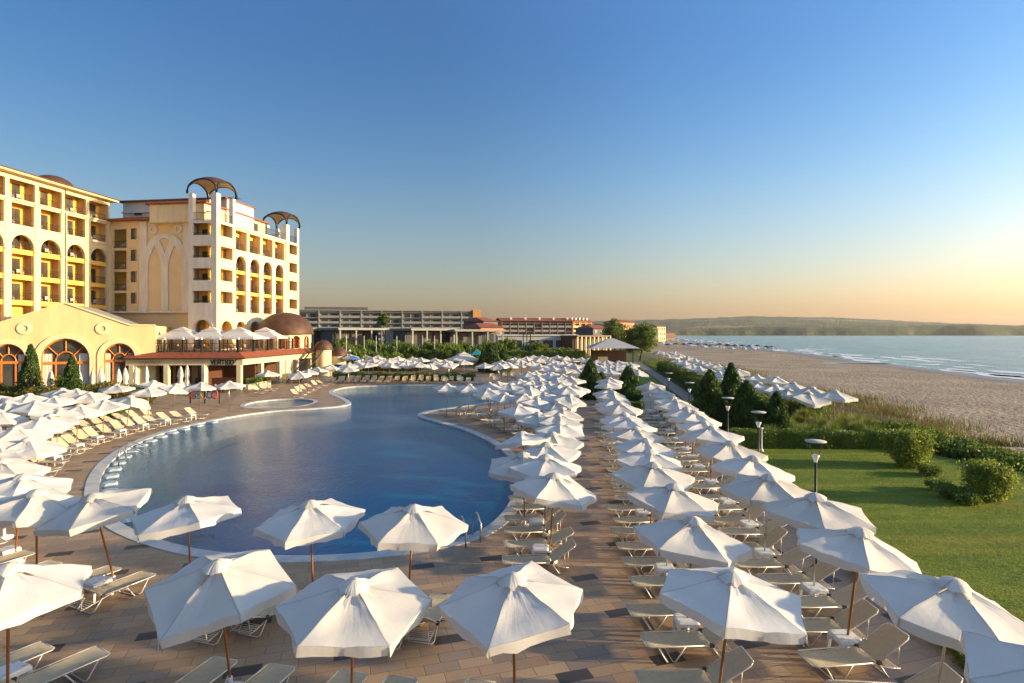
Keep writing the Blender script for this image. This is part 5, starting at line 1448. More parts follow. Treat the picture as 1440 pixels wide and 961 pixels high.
# shrubs on and around the lawn
def bush(label, loc, rx, ry, h, mat='hedge', n=5200, size=.06, name="bush", group=None, stems=True):
    root = thing(name, label, "bush", (loc[0], loc[1], gz(loc[0], loc[1])), rnd.random() * 6, group)
    a = rng.uniform(0, 2 * math.pi, n); z = rng.random(n) ** .75
    pr = (.62 + .42 * np.sin(np.clip(z, 0, 1) * 2.3)) * (1 + .12 * np.sin(a * 4 + z * 5) + .10 * np.sin(a * 7))
    rr = pr * (1 - .4 * rng.random(n) ** 2); top = h * (1 + .10 * np.sin(a * 5) + .08 * np.sin(a * 9 + 1))
    P = np.stack([rx * rr * np.cos(a) * (1 - .3 * (z > .93)), ry * rr * np.sin(a), z * top], 1)
    m2 = n // 3
    P2 = np.stack([rng.normal(size=m2) * rx * .5, rng.normal(size=m2) * ry * .5, h * (.88 + .12 * rng.normal(size=m2).clip(-1, 2.2))], 1)
    P[:, :2] *= (1 + .13 * rng.normal(size=(len(P), 1)))
    o = np_mesh("foliage", leaf_quads(np.concatenate([P, P2]), size, up=.4, aspect=2.0), 4, M[mat]); o.parent = root
    if stems:
        m_ = MB()
        for k in range(9): aa = k * .7; m_.tube([(0, 0, -.05), (rx * .6 * math.cos(aa), ry * .6 * math.sin(aa), h * .8)], .025, 4, r2=.008)
        m_.build("stems", M['bark'], None).parent = root
    return root
p = G(1278, 655); bush("upright bright green bush on the lawn at the hedge's right end", p, .88, .8, 1.55, n=9000, mat="bright_leaf", size=.05)
p = G(1390, 702); bush("lone bright green bush on the lawn nearest the right edge of the photo", p, .75, .66, 1.3, n=9000, mat="bright_leaf", size=.045)
for k in range(9):
    y = 36.5 - k * 1.75; x = 23.3 + 1.1 * k * .35 + rnd.uniform(-.3, .3) + .5
    bush("rounded dark green shrub in the line along the lawn's seaward edge", (x + (.4 if k < 2 else 0), y), 1.25, 1.1, 1.0 - .03 * k, n=4200, size=.065, mat="leaf" if k % 2 else "hedge", group="shrubs along the lawn's seaward edge")
for k, (px, py) in enumerate(((1308, 668), (1322, 690), (1340, 700), (1360, 708))):
    q = G(px, py); bush("small low shrub in the sparse line between the two bright bushes on the lawn", q, .5, .4, .38, n=900, size=.05, group="small shrubs between the two lawn bushes", stems=False)
# pale ornamental grasses behind the hedge
root = thing("x", "x", "x")
bpy.data.objects.remove(root)
def tussock(n, h, r_, mat, name="grass_tuft"):
    a = rng.uniform(0, 2 * math.pi, n); b = rng.random(n) ** .6
    base = np.stack([np.cos(a) * b * r_ * .25, np.sin(a) * b * r_ * .25, np.zeros(n)], 1)
    tip = np.stack([np.cos(a) * b * r_, np.sin(a) * b * r_, h * (1.05 - .45 * b ** 2) * rng.uniform(.7, 1.05, n)], 1)
    w_ = .014; s_ = np.stack([-np.sin(a), np.cos(a), np.zeros(n)], 1) * w_
    tri = np.stack([base - s_, base + s_, tip], 1)
    return np_mesh(name, tri.reshape(-1, 3), 3, M[mat])
tp = [tussock(900, 1.15, .85, 'reed'), tussock(800, 1.0, .95, 'reed')]
first_t = [True, True]
for k in range(34):
    x = rnd.uniform(15.5, 24.5); y = rnd.uniform(35.2, 42.5) if x > 16.5 else rnd.uniform(35.5, 38)
    i = k % 2; o = tp[i] if first_t[i] else tp[i].copy()
    if not first_t[i]: COL.objects.link(o)
    first_t[i] = False
    o.location = (x, y, gz(x, y) - .03); o.rotation_euler = (0, 0, rnd.random() * 6); s_ = rnd.uniform(.8, 1.25); o.scale = (s_, s_, s_)
    tag(o, "tuft of tall pale green grass behind the long clipped hedge", "grass tuft", "tall pale grass tufts behind the hedge")
for k in range(16):
    x = 14.5 + rnd.uniform(0, 9.5); y = 44 + rnd.uniform(-1.0, 9) + (x - 14) * .1
    bush("rounded green shrub in the planted bank between the cypresses and the beach parasols", (x, y), 1.3, 1.1, rnd.uniform(.8, 1.2), n=2200, size=.085, group="shrubs on the planted bank", stems=False)
# flowering shrubs below the hall
for k in range(22):
    px = -14 + k * 10.2; d = 49.5 + rnd.uniform(-1.5, 3.5) + (px > 120) * 3.0
    q = at(px, d); bush("mixed shrub with orange flowers in the bed below the arcaded hall", q, 1.2, 1.0, rnd.uniform(1.0, 1.9), mat='flower_shrub' if k % 3 else 'leaf', n=2400, size=.085, group="flowering shrubs below the hall", stems=False)
for px, d, h in ((80, 50.5, 3.0), (48, 49.0, 2.2)):
    t = thing("young_tree", "thin leafy young tree in front of the hall's middle arched window" if px == 80 else "thin leafy young tree in the bed beside the tall slim cypress", "tree", at(px, d)); tree_mesh(t, h, .9, .09, 20, 60, crown_base=.25)
# bed behind the left parasols
bed = [tuple(at(px, d)[:2]) for px, d in ((-60, 47), (60, 47.5), (130, 50), (215, 53.5), (215, 60), (60, 56), (-60, 52))]
fill([bed], .01, "garden_bed", M['lawn'])
for k, (px, d) in enumerate(((92, 43.5), (60, 40.5), (150, 45.5))):
    q = at(px, d); bush("low green bush peeping out between the left-hand parasols", q, 1.3, 1.1, .9, n=2200, size=.085, group="bushes between the left-hand parasols", stems=False)

# dune grass: nobody could count it
n = 120000
Y = 42 + 110 * rng.random(n) ** 1.4; U = 31 + rng.normal(size=n) * 2.3 + 2.2 * np.sin(Y * .11) + .6 + np.where(rng.random(n) < .3, rng.uniform(-1, 7, n), 0)
X = U + .12 * (Y - 50); keep = (np.sin(X * .9 + Y * .31) + np.sin(Y * .7 - X * .4) + rng.normal(size=n) * .6) > -.3
X, Y = X[keep], Y[keep]; n = len(X); Z = np.array([gz(x, y) for x, y in zip(X, Y)])
a = rng.uniform(0, 2 * math.pi, n); w_ = .03; h = rng.uniform(.35, 1.0, n)
b0 = np.stack([X, Y, Z - .05], 1); s_ = np.stack([np.cos(a) * w_, np.sin(a) * w_, np.zeros(n)], 1)
tip = b0 + np.stack([rng.normal(size=n) * .22 - .1, rng.normal(size=n) * .22, h], 1)
tag(np_mesh("dune_grass", np.stack([b0 - s_, b0 + s_, tip], 1).reshape(-1, 3), 3, M['dune']), "dry brown and green dune grass between the beach parasols and the sand", "grass", kind='stuff')
# rough green cover inland and behind the beach rows
n = 40000
Y = 34 + 96 * rng.random(n); U = rng.uniform(19.2, 27.5, n); X = U + .12 * (Y - 50); keep = ~((Y < 44) & (X < 24)); X, Y = X[keep], Y[keep]; n = len(X)
Z = np.array([gz(x, y) for x, y in zip(X, Y)]); P = np.stack([X, Y, Z + rng.random(n) * .35], 1)
tag(np_mesh("ground_cover", leaf_quads(P, .10, up=.5), 4, M['hedge']), "low green ground cover on the bank beside the beach parasols", "ground cover", kind='stuff')
n = 16000; P = np.stack([rng.uniform(-40, 0, n), rng.uniform(112, 132, n), rng.random(n) * 1.4], 1)
tag(np_mesh("ground_cover", leaf_quads(P, .22, up=.3), 4, M['leaf']), "tangled greenery filling the strip in front of the glazed villas", "ground cover", kind='stuff')
# far woods on the near end of the bay, trees one cannot count
n = 26000; px_ = rng.uniform(835, 1000, n); d_ = rng.uniform(560, 1300, n); 
X = (px_ - 720) / FOC * d_; keep = X < np.array([shore(y) for y in d_]) - 45; X, d_ = X[keep], d_[keep]; n = len(X)
hh = 7 + 5 * np.sin(X * .05) * np.sin(d_ * .03) + rng.random(n) * 4
P = np.stack([X, d_, hh * rng.random(n) ** .4], 1)
tag(np_mesh("far_wood", leaf_quads(P, 2.2), 4, M['conifer']), "far dark wood behind the beach houses at the foot of the hill", "wood", kind='stuff')
# ------------------------------------------------------------------ parasols
def canopy_mesh(seed, Rr=1.27, H=2.5, drop=.34, val=.17):
    """six-panel cloth with seams along the ribs, sagging panels and a short valance split at the corners"""
    q = random.Random(seed); NP = 6; NA = 6; NR = 8
    tip = [drop + q.uniform(-.07, .09) + (q.uniform(.10, .28) if q.random() < .15 else 0) for _ in range(NP)]
    rt = [Rr * q.uniform(.96, 1.03) for _ in range(NP)]
    vs = []; fs = []
    ruffle = [q.random() * 6 for _ in range(4)]
    for p in range(NP):
        a0 = 2 * math.pi * p / NP; p1 = (p + 1) % NP
        sag = q.uniform(.05, .12); inpull = q.uniform(.01, .04)
        b = len(vs)
        for i in range(NR + 1):
            f = .02 + .98 * i / NR
            for j in range(NA + 1):
                g = j / NA
                # rib end points at this radius
                A = (rt[p] * f * math.cos(a0), rt[p] * f * math.sin(a0)); B = (rt[p1] * f * math.cos(a0 + math.pi / 3), rt[p1] * f * math.sin(a0 + math.pi / 3))
                zA = H - tip[p] * f ** 1.22; zB = H - tip[p1] * f ** 1.22
                x = A[0] + (B[0] - A[0]) * g; y = A[1] + (B[1] - A[1]) * g; s = 4 * g * (1 - g)
                pull = 1 - inpull * s * f
                z = zA + (zB - zA) * g - sag * s * math.sin(math.pi * min(1, f * .95)) * .7
                z += .010 * math.sin(11 * x + ruffle[0] + 3 * y) * f + .010 * math.sin(13 * y - 5 * x + ruffle[1])
                if f < .3: z += .03 * math.sin(a0 * 9 + g * 14 + ruffle[2]) * (f / .3)
                vs.append((x * pull, y * pull, z))
        W = NA + 1
        for i in range(NR):
            for j in range(NA): fs.append((b + i * W + j, b + (i + 1) * W + j, b + (i + 1) * W + j + 1, b + i * W + j + 1))
        # valance
        vb = len(vs); top = b + NR * W
        for j in range(W):
            x, y, z = vs[top + j]; g = j / NA
            k = 1.0 + .035 * math.sin(g * 9 + ruffle[3] + p)
            vs.append((x * 1.004, y * 1.004, z)); vs.append((x * k * .995, y * k * .995, z - val * (1 - .12 * (1 - 4 * g * (1 - g))) + .012 * math.sin(g * 20 + p)))
        for j in range(NA): fs.append((vb + 2 * j, vb + 2 * j + 1, vb + 2 * j + 3, vb + 2 * j + 2))
    me = bpy.data.meshes.new("canopy"); me.from_pydata(vs, [], fs); me.materials.append(M['canvas'])
    me.polygons.foreach_set("use_smooth", [True] * len(fs)); me.update()
    return me, tip, rt
def vent_mesh(seed):
    q = random.Random(seed * 3 + 1); n = 18; vs = []; fs = []
    prof = [(.02, 2.60), (.06, 2.59), (.12, 2.56), (.19, 2.52), (.25, 2.465)]
    ph = [q.random() * 6 for _ in range(3)]
    for i, (r_, z) in enumerate(prof):
        for k in range(n):
            a = 2 * math.pi * k / n; w_ = 1 + (.10 * math.sin(6 * a + ph[0]) + .07 * math.sin(9 * a + ph[1])) * i / 4
            vs.append((r_ * w_ * math.cos(a), r_ * w_ * math.sin(a), z + .018 * i / 2 * math.sin(7 * a + ph[2])))
    for i in range(len(prof) - 1):
        for k in range(n): fs.append((i * n + k, i * n + (k + 1) % n, (i + 1) * n + (k + 1) % n, (i + 1) * n + k))
    me = bpy.data.meshes.new("vent_cap"); me.from_pydata(vs, [], fs); me.materials.append(M['canvas'])
    me.polygons.foreach_set("use_smooth", [True] * len(fs)); me.update()
    return me
def child(name, me, root):
    o = bpy.data.objects.new(name, me); COL.objects.link(o); o.parent = root; return o
def mb_mesh(mb, name, mat):
    o = mb.build(name, mat, None); me = o.data; bpy.data.objects.remove(o); return me
VAR = [canopy_mesh(s + 40) for s in range(12)]
VENT = [vent_mesh(s) for s in range(5)]
m_ = MB(); m_.tube([(0, 0, .02), (0, 0, 1.3), (0, 0, 2.55)], .024, 8); POLE_W = mb_mesh(m_, "pole", M['wood_pole']); m_ = MB(); m_.tube([(0, 0, .02), (0, 0, 1.3), (0, 0, 2.55)], .02, 8); POLE_S = mb_mesh(m_, "pole", M['steel'])
m_ = MB(); m_.lathe([(0, .0), (.24, .0), (.24, .05), (.10, .09), (.045, .12), (.045, .32), (0, .32)], n=16); BASE = mb_mesh(m_, "base", M['white_plastic'])
m_ = MB(); m_.lathe([(0, 2.60), (.03, 2.60), (.035, 2.64), (0, 2.68)], n=8); FINIAL = mb_mesh(m_, "finial", M['dark_plastic'])
def ribs_for(var):
    me, tip, rt = VAR[var]; out = []
    for p in range(6):
        m_ = MB(); a = 2 * math.pi * p / 6
        m_.tube([(rt[p] * f * math.cos(a), rt[p] * f * math.sin(a), 2.5 - tip[p] * f ** 1.22 - .03) for f in (.03, .35, .7, .99)], .011, 4)
        m_.tube([(.03 * math.cos(a), .03 * math.sin(a), 1.85), (rt[p] * .5 * math.cos(a), rt[p] * .5 * math.sin(a), 2.5 - tip[p] * .5 ** 1.22 - .04)], .009, 4)
        out.append(mb_mesh(m_, "rib", M['wood_pole']))
    return out
RIBS = {}
n_par = 0
def parasol(x, y, label, group, detail=2, tilt=None, rz=None, scale=1.0, z=None, wood=None, var=None):
    """detail 2 = with ribs and base, 1 = canopy, vent, pole; built in place, meshes shared"""
    global n_par
    n_par += 1
    z = gz(x, y) if z is None else z
    t = thing("parasol", label, "parasol", (x, y, z), 0, group)
    if tilt is None: tilt = (rnd.gauss(0, 2.6), rnd.gauss(0, 2.6))
    rz = rnd.uniform(0, 60) if rz is None else rz
    t.rotation_euler = (Matrix.Rotation(R(tilt[0]), 3, 'X') @ Matrix.Rotation(R(tilt[1]), 3, 'Y') @ Matrix.Rotation(R(rz), 3, 'Z')).to_euler()
    t.scale = (scale,) * 3
    v = rnd.randrange(len(VAR)) if var is None else var
    child("canopy", VAR[v][0], t); child("vent_cap", VENT[rnd.randrange(5)], t)
    wood = (rnd.random() < .7) if wood is None else wood
    child("pole", POLE_W if wood else POLE_S, t)
    if detail > 1:
        child("base", BASE, t); pass
        if v not in RIBS: RIBS[v] = ribs_for(v)
        for me in RIBS[v]: child("rib", me, t)
    return t

# ------------------------------------------------------------------ sunbeds and side tables
def rail(mb, pts, r_=.0135): mb.tube(pts, r_, 6)
def make_lounger(ba=33):
    t = thing("sunbed", "a", "sunbed")
    HW = .30; ZS = .34; BA = R(ba); BL_ = .80
    hx, hz_ = .32 + BL_ * math.cos(BA), ZS + BL_ * math.sin(BA)
    # sling: x from -1.0 (feet) to .32 (hinge)
    def sling(pts, name):
        vs = []; fs = []; n_ = 5
        for i, (x, z, sg) in enumerate(pts):
            for j in range(n_ + 1):
                g = j / n_; vs.append((x, -HW + .02 + (2 * HW - .04) * g, z - sg * 4 * g * (1 - g)))
        for i in range(len(pts) - 1):
            for j in range(n_): fs.append((i * (n_ + 1) + j, (i + 1) * (n_ + 1) + j, (i + 1) * (n_ + 1) + j + 1, i * (n_ + 1) + j + 1))
        m_ = MB(); m_.add(vs, fs, 0, True); m_.build(name, M['sling'], None).parent = t
    sling([(-1.0, ZS, .0), (-.97, ZS + .012, .0), (-.8, ZS - .004, .02), (-.4, ZS - .02, .035), (0, ZS - .02, .035), (.30, ZS, .01)], "seat")
    sling([(.33, ZS + .01, .01), (.33 + .25 * math.cos(BA), ZS + .25 * math.sin(BA), .03), (.33 + .55 * math.cos(BA), ZS + .55 * math.sin(BA), .03), (hx - .02, hz_ - .005, .005), (hx, hz_ + .004, 0)], "backrest")
    m_ = MB()
    for s in (-1, 1): rail(m_, [(.32, s * HW, ZS), (-.93, s * HW, ZS), (-1.0, s * (HW - .05), ZS)])
    rail(m_, [(-1.0, -(HW - .05), ZS), (-1.0, HW - .05, ZS)])
    m_.build("seat_frame", M['alu'], None).parent = t
    m_ = MB()
    for s in (-1, 1): rail(m_, [(.32, s * HW, ZS), (hx - .06, s * HW, hz_ - .04), (hx, s * (HW - .06), hz_)])
    rail(m_, [(hx, -(HW - .06), hz_), (hx, HW - .06, hz_)])
    m_.build("back_frame", M['alu'], None).parent = t
    m_ = MB(); rail(m_, [(-.78, -HW, ZS), (-.60, -HW + .01, .04), (-.56, -HW + .05, .013), (-.56, HW - .05, .013), (-.60, HW - .01, .04), (-.78, HW, ZS)])
    m_.build("leg", M['alu'], None).parent = t
    m_ = MB(); rail(m_, [(-.22, -HW, ZS), (-.42, -HW + .01, .04), (-.46, -HW + .05, .013), (-.46, HW - .05, .013), (-.42, HW - .01, .04), (-.22, HW, ZS)])
    m_.build("leg", M['alu'], None).parent = t
    m_ = MB(); rail(m_, [(.30, -HW, ZS), (.52, -HW + .01, .04), (.57, -HW + .05, .013), (.57, HW - .05, .013), (.52, HW - .01, .04), (.30, HW, ZS)])
    m_.build("leg", M['alu'], None).parent = t
    m_ = MB()
    for s in (-1, 1): rail(m_, [(.05, s * (HW - .04), ZS - .03), (.62, s * (HW - .04), .19), (.80, s * (HW - .04), .17)], .010)
    rail(m_, [(.33 + .55 * math.cos(BA), -HW + .05, ZS + .5 * math.sin(BA)), (.76, -HW + .06, .18), (.76, HW - .06, .18), (.33 + .55 * math.cos(BA), HW - .05, ZS + .5 * math.sin(BA))], .010)
    for k in range(5): rail(m_, [(.50 + .055 * k, -HW + .03, .235 - .012 * k), (.50 + .055 * k, HW - .03, .235 - .012 * k)], .007)
    m_.build("back_strut", M['alu'], None).parent = t
    for s in (-1, 1):
        m_ = MB(); m_.box(.28, .36, s * HW - .03, s * HW + .03, ZS - .035, ZS + .03); m_.build("hinge", M['dark_plastic'], None).parent = t
    return t
PROTO_L = [make_lounger(b) for b in (33, 25, 39)]; used_l = [False] * 3
def sunbed(x, y, head_deg, label, group, z=None):
    """x, y = middle of the bed, head_deg = direction of the head end"""
    i_ = (0, 1, 0, 2, 0, 1, 2)[rnd.randrange(7)]
    o = copy_tree(PROTO_L[i_]) if used_l[i_] else PROTO_L[i_]
    used_l[i_] = True
    x += rnd.gauss(0, .05); y += rnd.gauss(0, .03)
    o.location = (x, y, gz(x, y) if z is None else z); o.rotation_euler = (0, 0, R(head_deg + rnd.gauss(0, 2.6)))
    o["label"] = label; o["group"] = group
    return o
def make_table():
    t = thing("side_table", "a", "side table")
    m_ = MB(); m_.rbox(-.24, .24, -.24, .24, .40, .44, .035)
    m_.build("tabletop", M['white_plastic'], None).parent = t
    for x in (-1, 1):
        for y in (-1, 1):
            m_ = MB(); m_.lathe([(.05, .4415), (.032, .4425), (0, .4425)], x * .155, y * .155, 10); m_.build("cup_ring", M['curtain'], None).parent = t
            m_ = MB()
            a, b = .222, .255
            def sq(c, h): return [(x * c - h, y * c - h), (x * c + h, y * c - h), (x * c + h, y * c + h), (x * c - h, y * c + h)]
            P = [(q[0], q[1], .40) for q in sq(.195, .038)] + [(q[0], q[1], 0) for q in sq(.225, .022)]
            m_.add(P, [(0, 1, 2, 3), (7, 6, 5, 4)] + [(i, 4 + i, 4 + (i + 1) % 4, (i + 1) % 4) for i in range(4)]); m_.build("leg", M['white_plastic'], None).parent = t
    for k, (x0, x1, y0, y1) in enumerate(((-.2, .2, -.235, -.225), (-.2, .2, .225, .235), (-.235, -.225, -.2, .2), (.225, .235, -.2, .2))):
        m_ = MB(); m_.box(x0, x1, y0, y1, .34, .40); m_.build("apron", M['white_plastic'], None).parent = t
    return t
PROTO_T = make_table(); used_t = [False]
def table(x, y, rz, label, group):
    o = copy_tree(PROTO_T) if used_t[0] else PROTO_T
    used_t[0] = True
    o.location = (x, y, gz(x, y)); o.rotation_euler = (0, 0, R(rz)); o["label"] = label; o["group"] = group
    return o
def interp(tab, y):
    for (a, xa), (b, xb) in zip(tab, tab[1:]):
        if y <= b: return xa + (xb - xa) * (y - a) / (b - a)
    return tab[-1][1]
ORD = "nearest second third fourth fifth sixth seventh eighth ninth tenth eleventh twelfth thirteenth fourteenth fifteenth sixteenth seventeenth eighteenth nineteenth twentieth twenty-first twenty-second".split()
def nth(k): return ORD[k] if k == 0 else ORD[k] + " nearest"

# two rows between the promenade and the lawn
rowR = [(5, 6.75), (7.2, 6.8), (12, 6.8), (14.2, 7.35), (16.4, 7.1), (19, 7.7), (21.7, 7.96), (27.2, 8.7), (31.2, 9.3), (40, 10.4), (46.6, 11.06), (50, 11.5)]
rowL = [(5, 3.5), (9.9, 3.45), (12.6, 3.77), (15.5, 4.05), (17.8, 4.2), (20, 4.5), (22.7, 5.0), (28.8, 5.5), (33, 6.1), (37.2, 6.4), (43, 7.1), (48.6, 8.0), (56.7, 9.6)]
def row_of(tab, ys_, name, side, grp, tilts={}, lean_to=None):
    for k, y in enumerate(ys_):
        x = interp(tab, y)
        look = tilts.get(k, None)
        lab = f"white parasol, {nth(k)} in {name}"
        if look: lab = look[1]
        parasol(x, y, lab, grp, 2 if y < 26 else 1, tilt=look[0] if look else (rnd.gauss(0, 2.2), 3 + rnd.gauss(0, 2.5)), scale=rnd.uniform(.97, 1.04))
        table(x, y, rnd.uniform(-8, 8), f"small white table at the {nth(k)} parasol in {name}", f"tables in {name}")
        for s in (-1, 1):
            yy_ = y + s * .62
            sunbed(x - .12 + side, yy_, 2, f"{'near' if s < 0 else 'far'}-side sunbed of the {nth(k)} parasol in {name}", f"sunbeds in {name}")
ysR = [7.2, 9.5, 11.9, 14.2, 16.5, 19.0, 21.6, 24.4, 27.2, 29.3, 31.4, 34.2, 37.2, 40.2, 43.4, 46.6]
ysL = [9.9, 12.6, 15.4, 17.8, 20.2, 22.7, 25.0, 27.2, 29.6, 33.0, 36.0, 39.5, 43.0, 48.6, 53]
row_of(rowR, ysR, "the row beside the lawn", .0, "parasols in the row beside the lawn",
       {0: ((2, 4), "white parasol cut off by the bottom right corner of the photo"), 1: ((3, 7), "wide white parasol in front of the lawn's low hedge at the bottom right"), 2: ((2, 6), "flat broad white parasol, second whole one from the bottom right along the lawn")})
row_of(rowL, ysL, "the row right of the promenade", .0, "parasols in the row right of the promenade",
       {0: ((2, 6), "white parasol leaning on its slanted pole, nearest one right of the promenade"), 1: ((-2, 4), "white parasol just behind the slanted one, right of the promenade")})
# row between pool and promenade
rowP = [(16.8, 1.07), (19, 1.05), (22.2, 1.35), (26.8, 2.1), (31, 2.5), (38.7, 3.5), (46, 4.2)]
ysP = [16.8, 19.2, 21.6, 24.0, 26.6, 29.0, 31.4, 34.4, 38.7, 43]
for k, y in enumerate(ysP):
    x = interp(rowP, y)
    parasol(x, y, f"white parasol, {nth(k)} in the row between the pool and the promenade", "parasols between the pool and the promenade", 2 if y < 26 else 1, tilt=(rnd.gauss(2, 3), rnd.gauss(0, 4)))
    if y < 35:
        table(x - .25, y, rnd.uniform(-8, 8), f"white plastic table at the {nth(k)} parasol between the pool and the promenade", "tables between the pool and the promenade")
    for s in (-1, 1):
        sunbed(x - .35, y + s * .6, 5, f"{'near' if s < 0 else 'far'}-side sunbed of the {nth(k)} parasol between pool and promenade", "sunbeds between the pool and the promenade")
for px, py in ((738, 640), (744, 612)):
    q = G(px, py, 2.45); parasol(q.x, q.y, "white parasol overhanging the pool edge just left of the promenade row", "parasols overhanging the pool edge", 2, tilt=(rnd.gauss(0, 4), rnd.gauss(-3, 3)), z=0)

# the near end of the pool: single parasols with their own labels
near = [
    (12, 803, (3, 3), "white parasol cut off by the left edge, above the sunbed in the bottom left corner"),
    (306, 797, (8, -2), "big white parasol with a wavy right edge, bottom row left of the centre"),
    (498, 826, (6, 3), "flat white hexagonal parasol, middle one of the three large ones at the bottom centre"),
    (721, 818, (4, -1), "white parasol with a folded crown in front of the promenade, bottom centre"),
    (436, 712, (3, -1), "white parasol standing at the pool's near edge, left of the pool ladder's neighbour"),
    (582, 718, (2, 4), "white parasol at the pool's near edge right beside the pool ladder"),
    (262, 706, (1, -3), "white parasol with a long pointed right corner over the pool's left edge"),
    (130, 699, (9, -8), "white parasol drooping to the left, with an orange pole, above two sunbeds"),
    (51, 696, (3, 2), "white parasol left of the drooping one with the orange pole"),
]
for px, py, tl, lab in near:
    z = 2.45; q = G(px, py, z)
    bx = q.x - math.sin(R(tl[1])) * 2.45; by = q.y + math.sin(R(tl[0])) * 2.45
    parasol(bx, by, lab, None, 2, tilt=tl, z=0, wood=True, rz={12: 0, 306: 10, 498: 8, 721: 14, 436: 25, 582: 5}.get(px, None), scale=1.0)
fr_beds = [(139, 916, -118, "beige sunbed second from the bottom left corner"), (66, 908, -120, "beige sunbed in the bottom left corner beside the small white table"), (322, 928, -108, "sunbed cut off by the bottom edge beside the big parasol's pole"), (398, 937, -106, "sunbed cut off by the bottom edge, right of the pole of the big wavy parasol"),
           (490, 946, -104, "sunbed cut off by the bottom edge below the flat hexagonal parasol"), (572, 954, -102, "sunbed cut off by the bottom edge, right of the flat hexagonal parasol's pole"), (670, 958, -100, "sunbed cut off by the bottom edge just left of the promenade parasol's pole"),
           (212, 806, -112, "beige sunbed with white frame below the drooping parasol"), (160, 797, -114, "beige sunbed beside the small table below the drooping parasol"), (418, 829, -104, "beige sunbed between the big wavy parasol and the flat hexagonal one"), (366, 838, -106, "sunbed mostly hidden behind the big wavy parasol"),
           (628, 836, -104, "beige sunbed half hidden between the two bottom centre parasols"), (590, 842, -106, "sunbed mostly hidden behind the flat hexagonal parasol"), (40, 775, -116, "beige sunbed at the left edge behind the left-edge parasol"), (85, 790, -116, "sunbed left of the small table below the drooping parasol"), (5, 760, -120, "sunbed at the far left edge below the parasol left of the drooping one")]
for px, py, a, lab in fr_beds:
    q = G(px, py, .34); sunbed(q.x + 1.0 * math.cos(R(a)), q.y + 1.0 * math.sin(R(a)), a, lab, "sunbeds at the near end of the pool", z=0)
for px, py, lab in ((136, 815, "small white table under the drooping parasol with the orange pole"), (14, 940, "small white table in the bottom left corner"), (10, 771, "small white table at the far left edge between sunbeds")):
    q = G(px, py, .44); table(q.x, q.y, -20, lab, None)
    
# left-hand terrace
Lp = [(38, 556), (50, 566), (83, 548), (84, 559), (129, 553), (167, 542), (210, 537), (177, 559), (144, 565), (208, 547), (242, 541), (280, 540), (106, 572), (79, 577), (6, 566), (17, 603), (52, 590), (4, 622), (-22, 640), (6, 650), (-30, 668), (20, 672), (-40, 600), (-10, 580), (322, 538), (-60, 700), (110, 549), (-15, 556), (30, 620)]
for px, py in Lp:
    q = G(px, py, 2.45)
    if px == 322: lab, grp = "white parasol farthest right on the left-hand terrace, nearest the paddling pool", None
    elif px == 280: lab, grp = "white parasol second from the left-hand terrace's right end, before the bar corner", None
    elif py > 645: lab, grp = "white parasol at the left edge of the photo beyond the near end of the pool", "parasols at the left edge"
    elif py > 585: lab, grp = "white parasol on the left-hand terrace near the left edge of the photo", "nearer parasols on the left-hand terrace"
    else: lab, grp = "white parasol in the overlapping cluster on the left-hand terrace below the hall", "parasols clustered below the hall"
    parasol(q.x, q.y, lab, grp, 2 if py > 640 else 1, tilt=(rnd.gauss(1, 3), rnd.gauss(2, 4)), z=0)
row1 = [(60, 676), (77, 662), (88, 650), (103, 639), (118, 631), (133, 624), (146, 618), (160, 614), (176, 609), (192, 604), (208, 600), (223, 597), (238, 593), (254, 590), (271, 587), (292, 583)]
nb = 0
for k, (px, py) in enumerate(row1):
    q = G(px, py, .34); a = 172 - k * .6
    lab = f"yellow-lit sunbed, {nth(k)} in the front row on the left side of the pool"
    sunbed(q.x + math.cos(R(a)), q.y + math.sin(R(a)), a, lab, "front row of sunbeds left of the pool", z=0)
    if k % 2 == 0:
        j = min(k + 1, len(row1) - 1); q2 = G(*row1[j], .34); tx, ty = (q.x + q2.x) / 2 - .75, (q.y + q2.y) / 2 + .1
        table(tx, ty, a, f"small white table beyond the {nth(k)} sunbed in the front row left of the pool", "tables left of the pool")
        if k < 13: parasol(tx - .1, ty, f"white parasol over the {nth(k)} sunbed pair in the front row left of the pool", "parasols along the pool's left side", 1, tilt=(rnd.gauss(0, 3), rnd.gauss(3, 3)), z=0, wood=(k % 4 == 2)) if k in (2,) else None
    if 1 < k < 15:
        x2, y2 = q.x + math.cos(R(a)) * 4.0, q.y + math.sin(R(a)) * 4.0 + .3
        sunbed(x2, y2, a, "yellow-lit sunbed in the back row on the left side of the pool", "back row of sunbeds left of the pool", z=0)
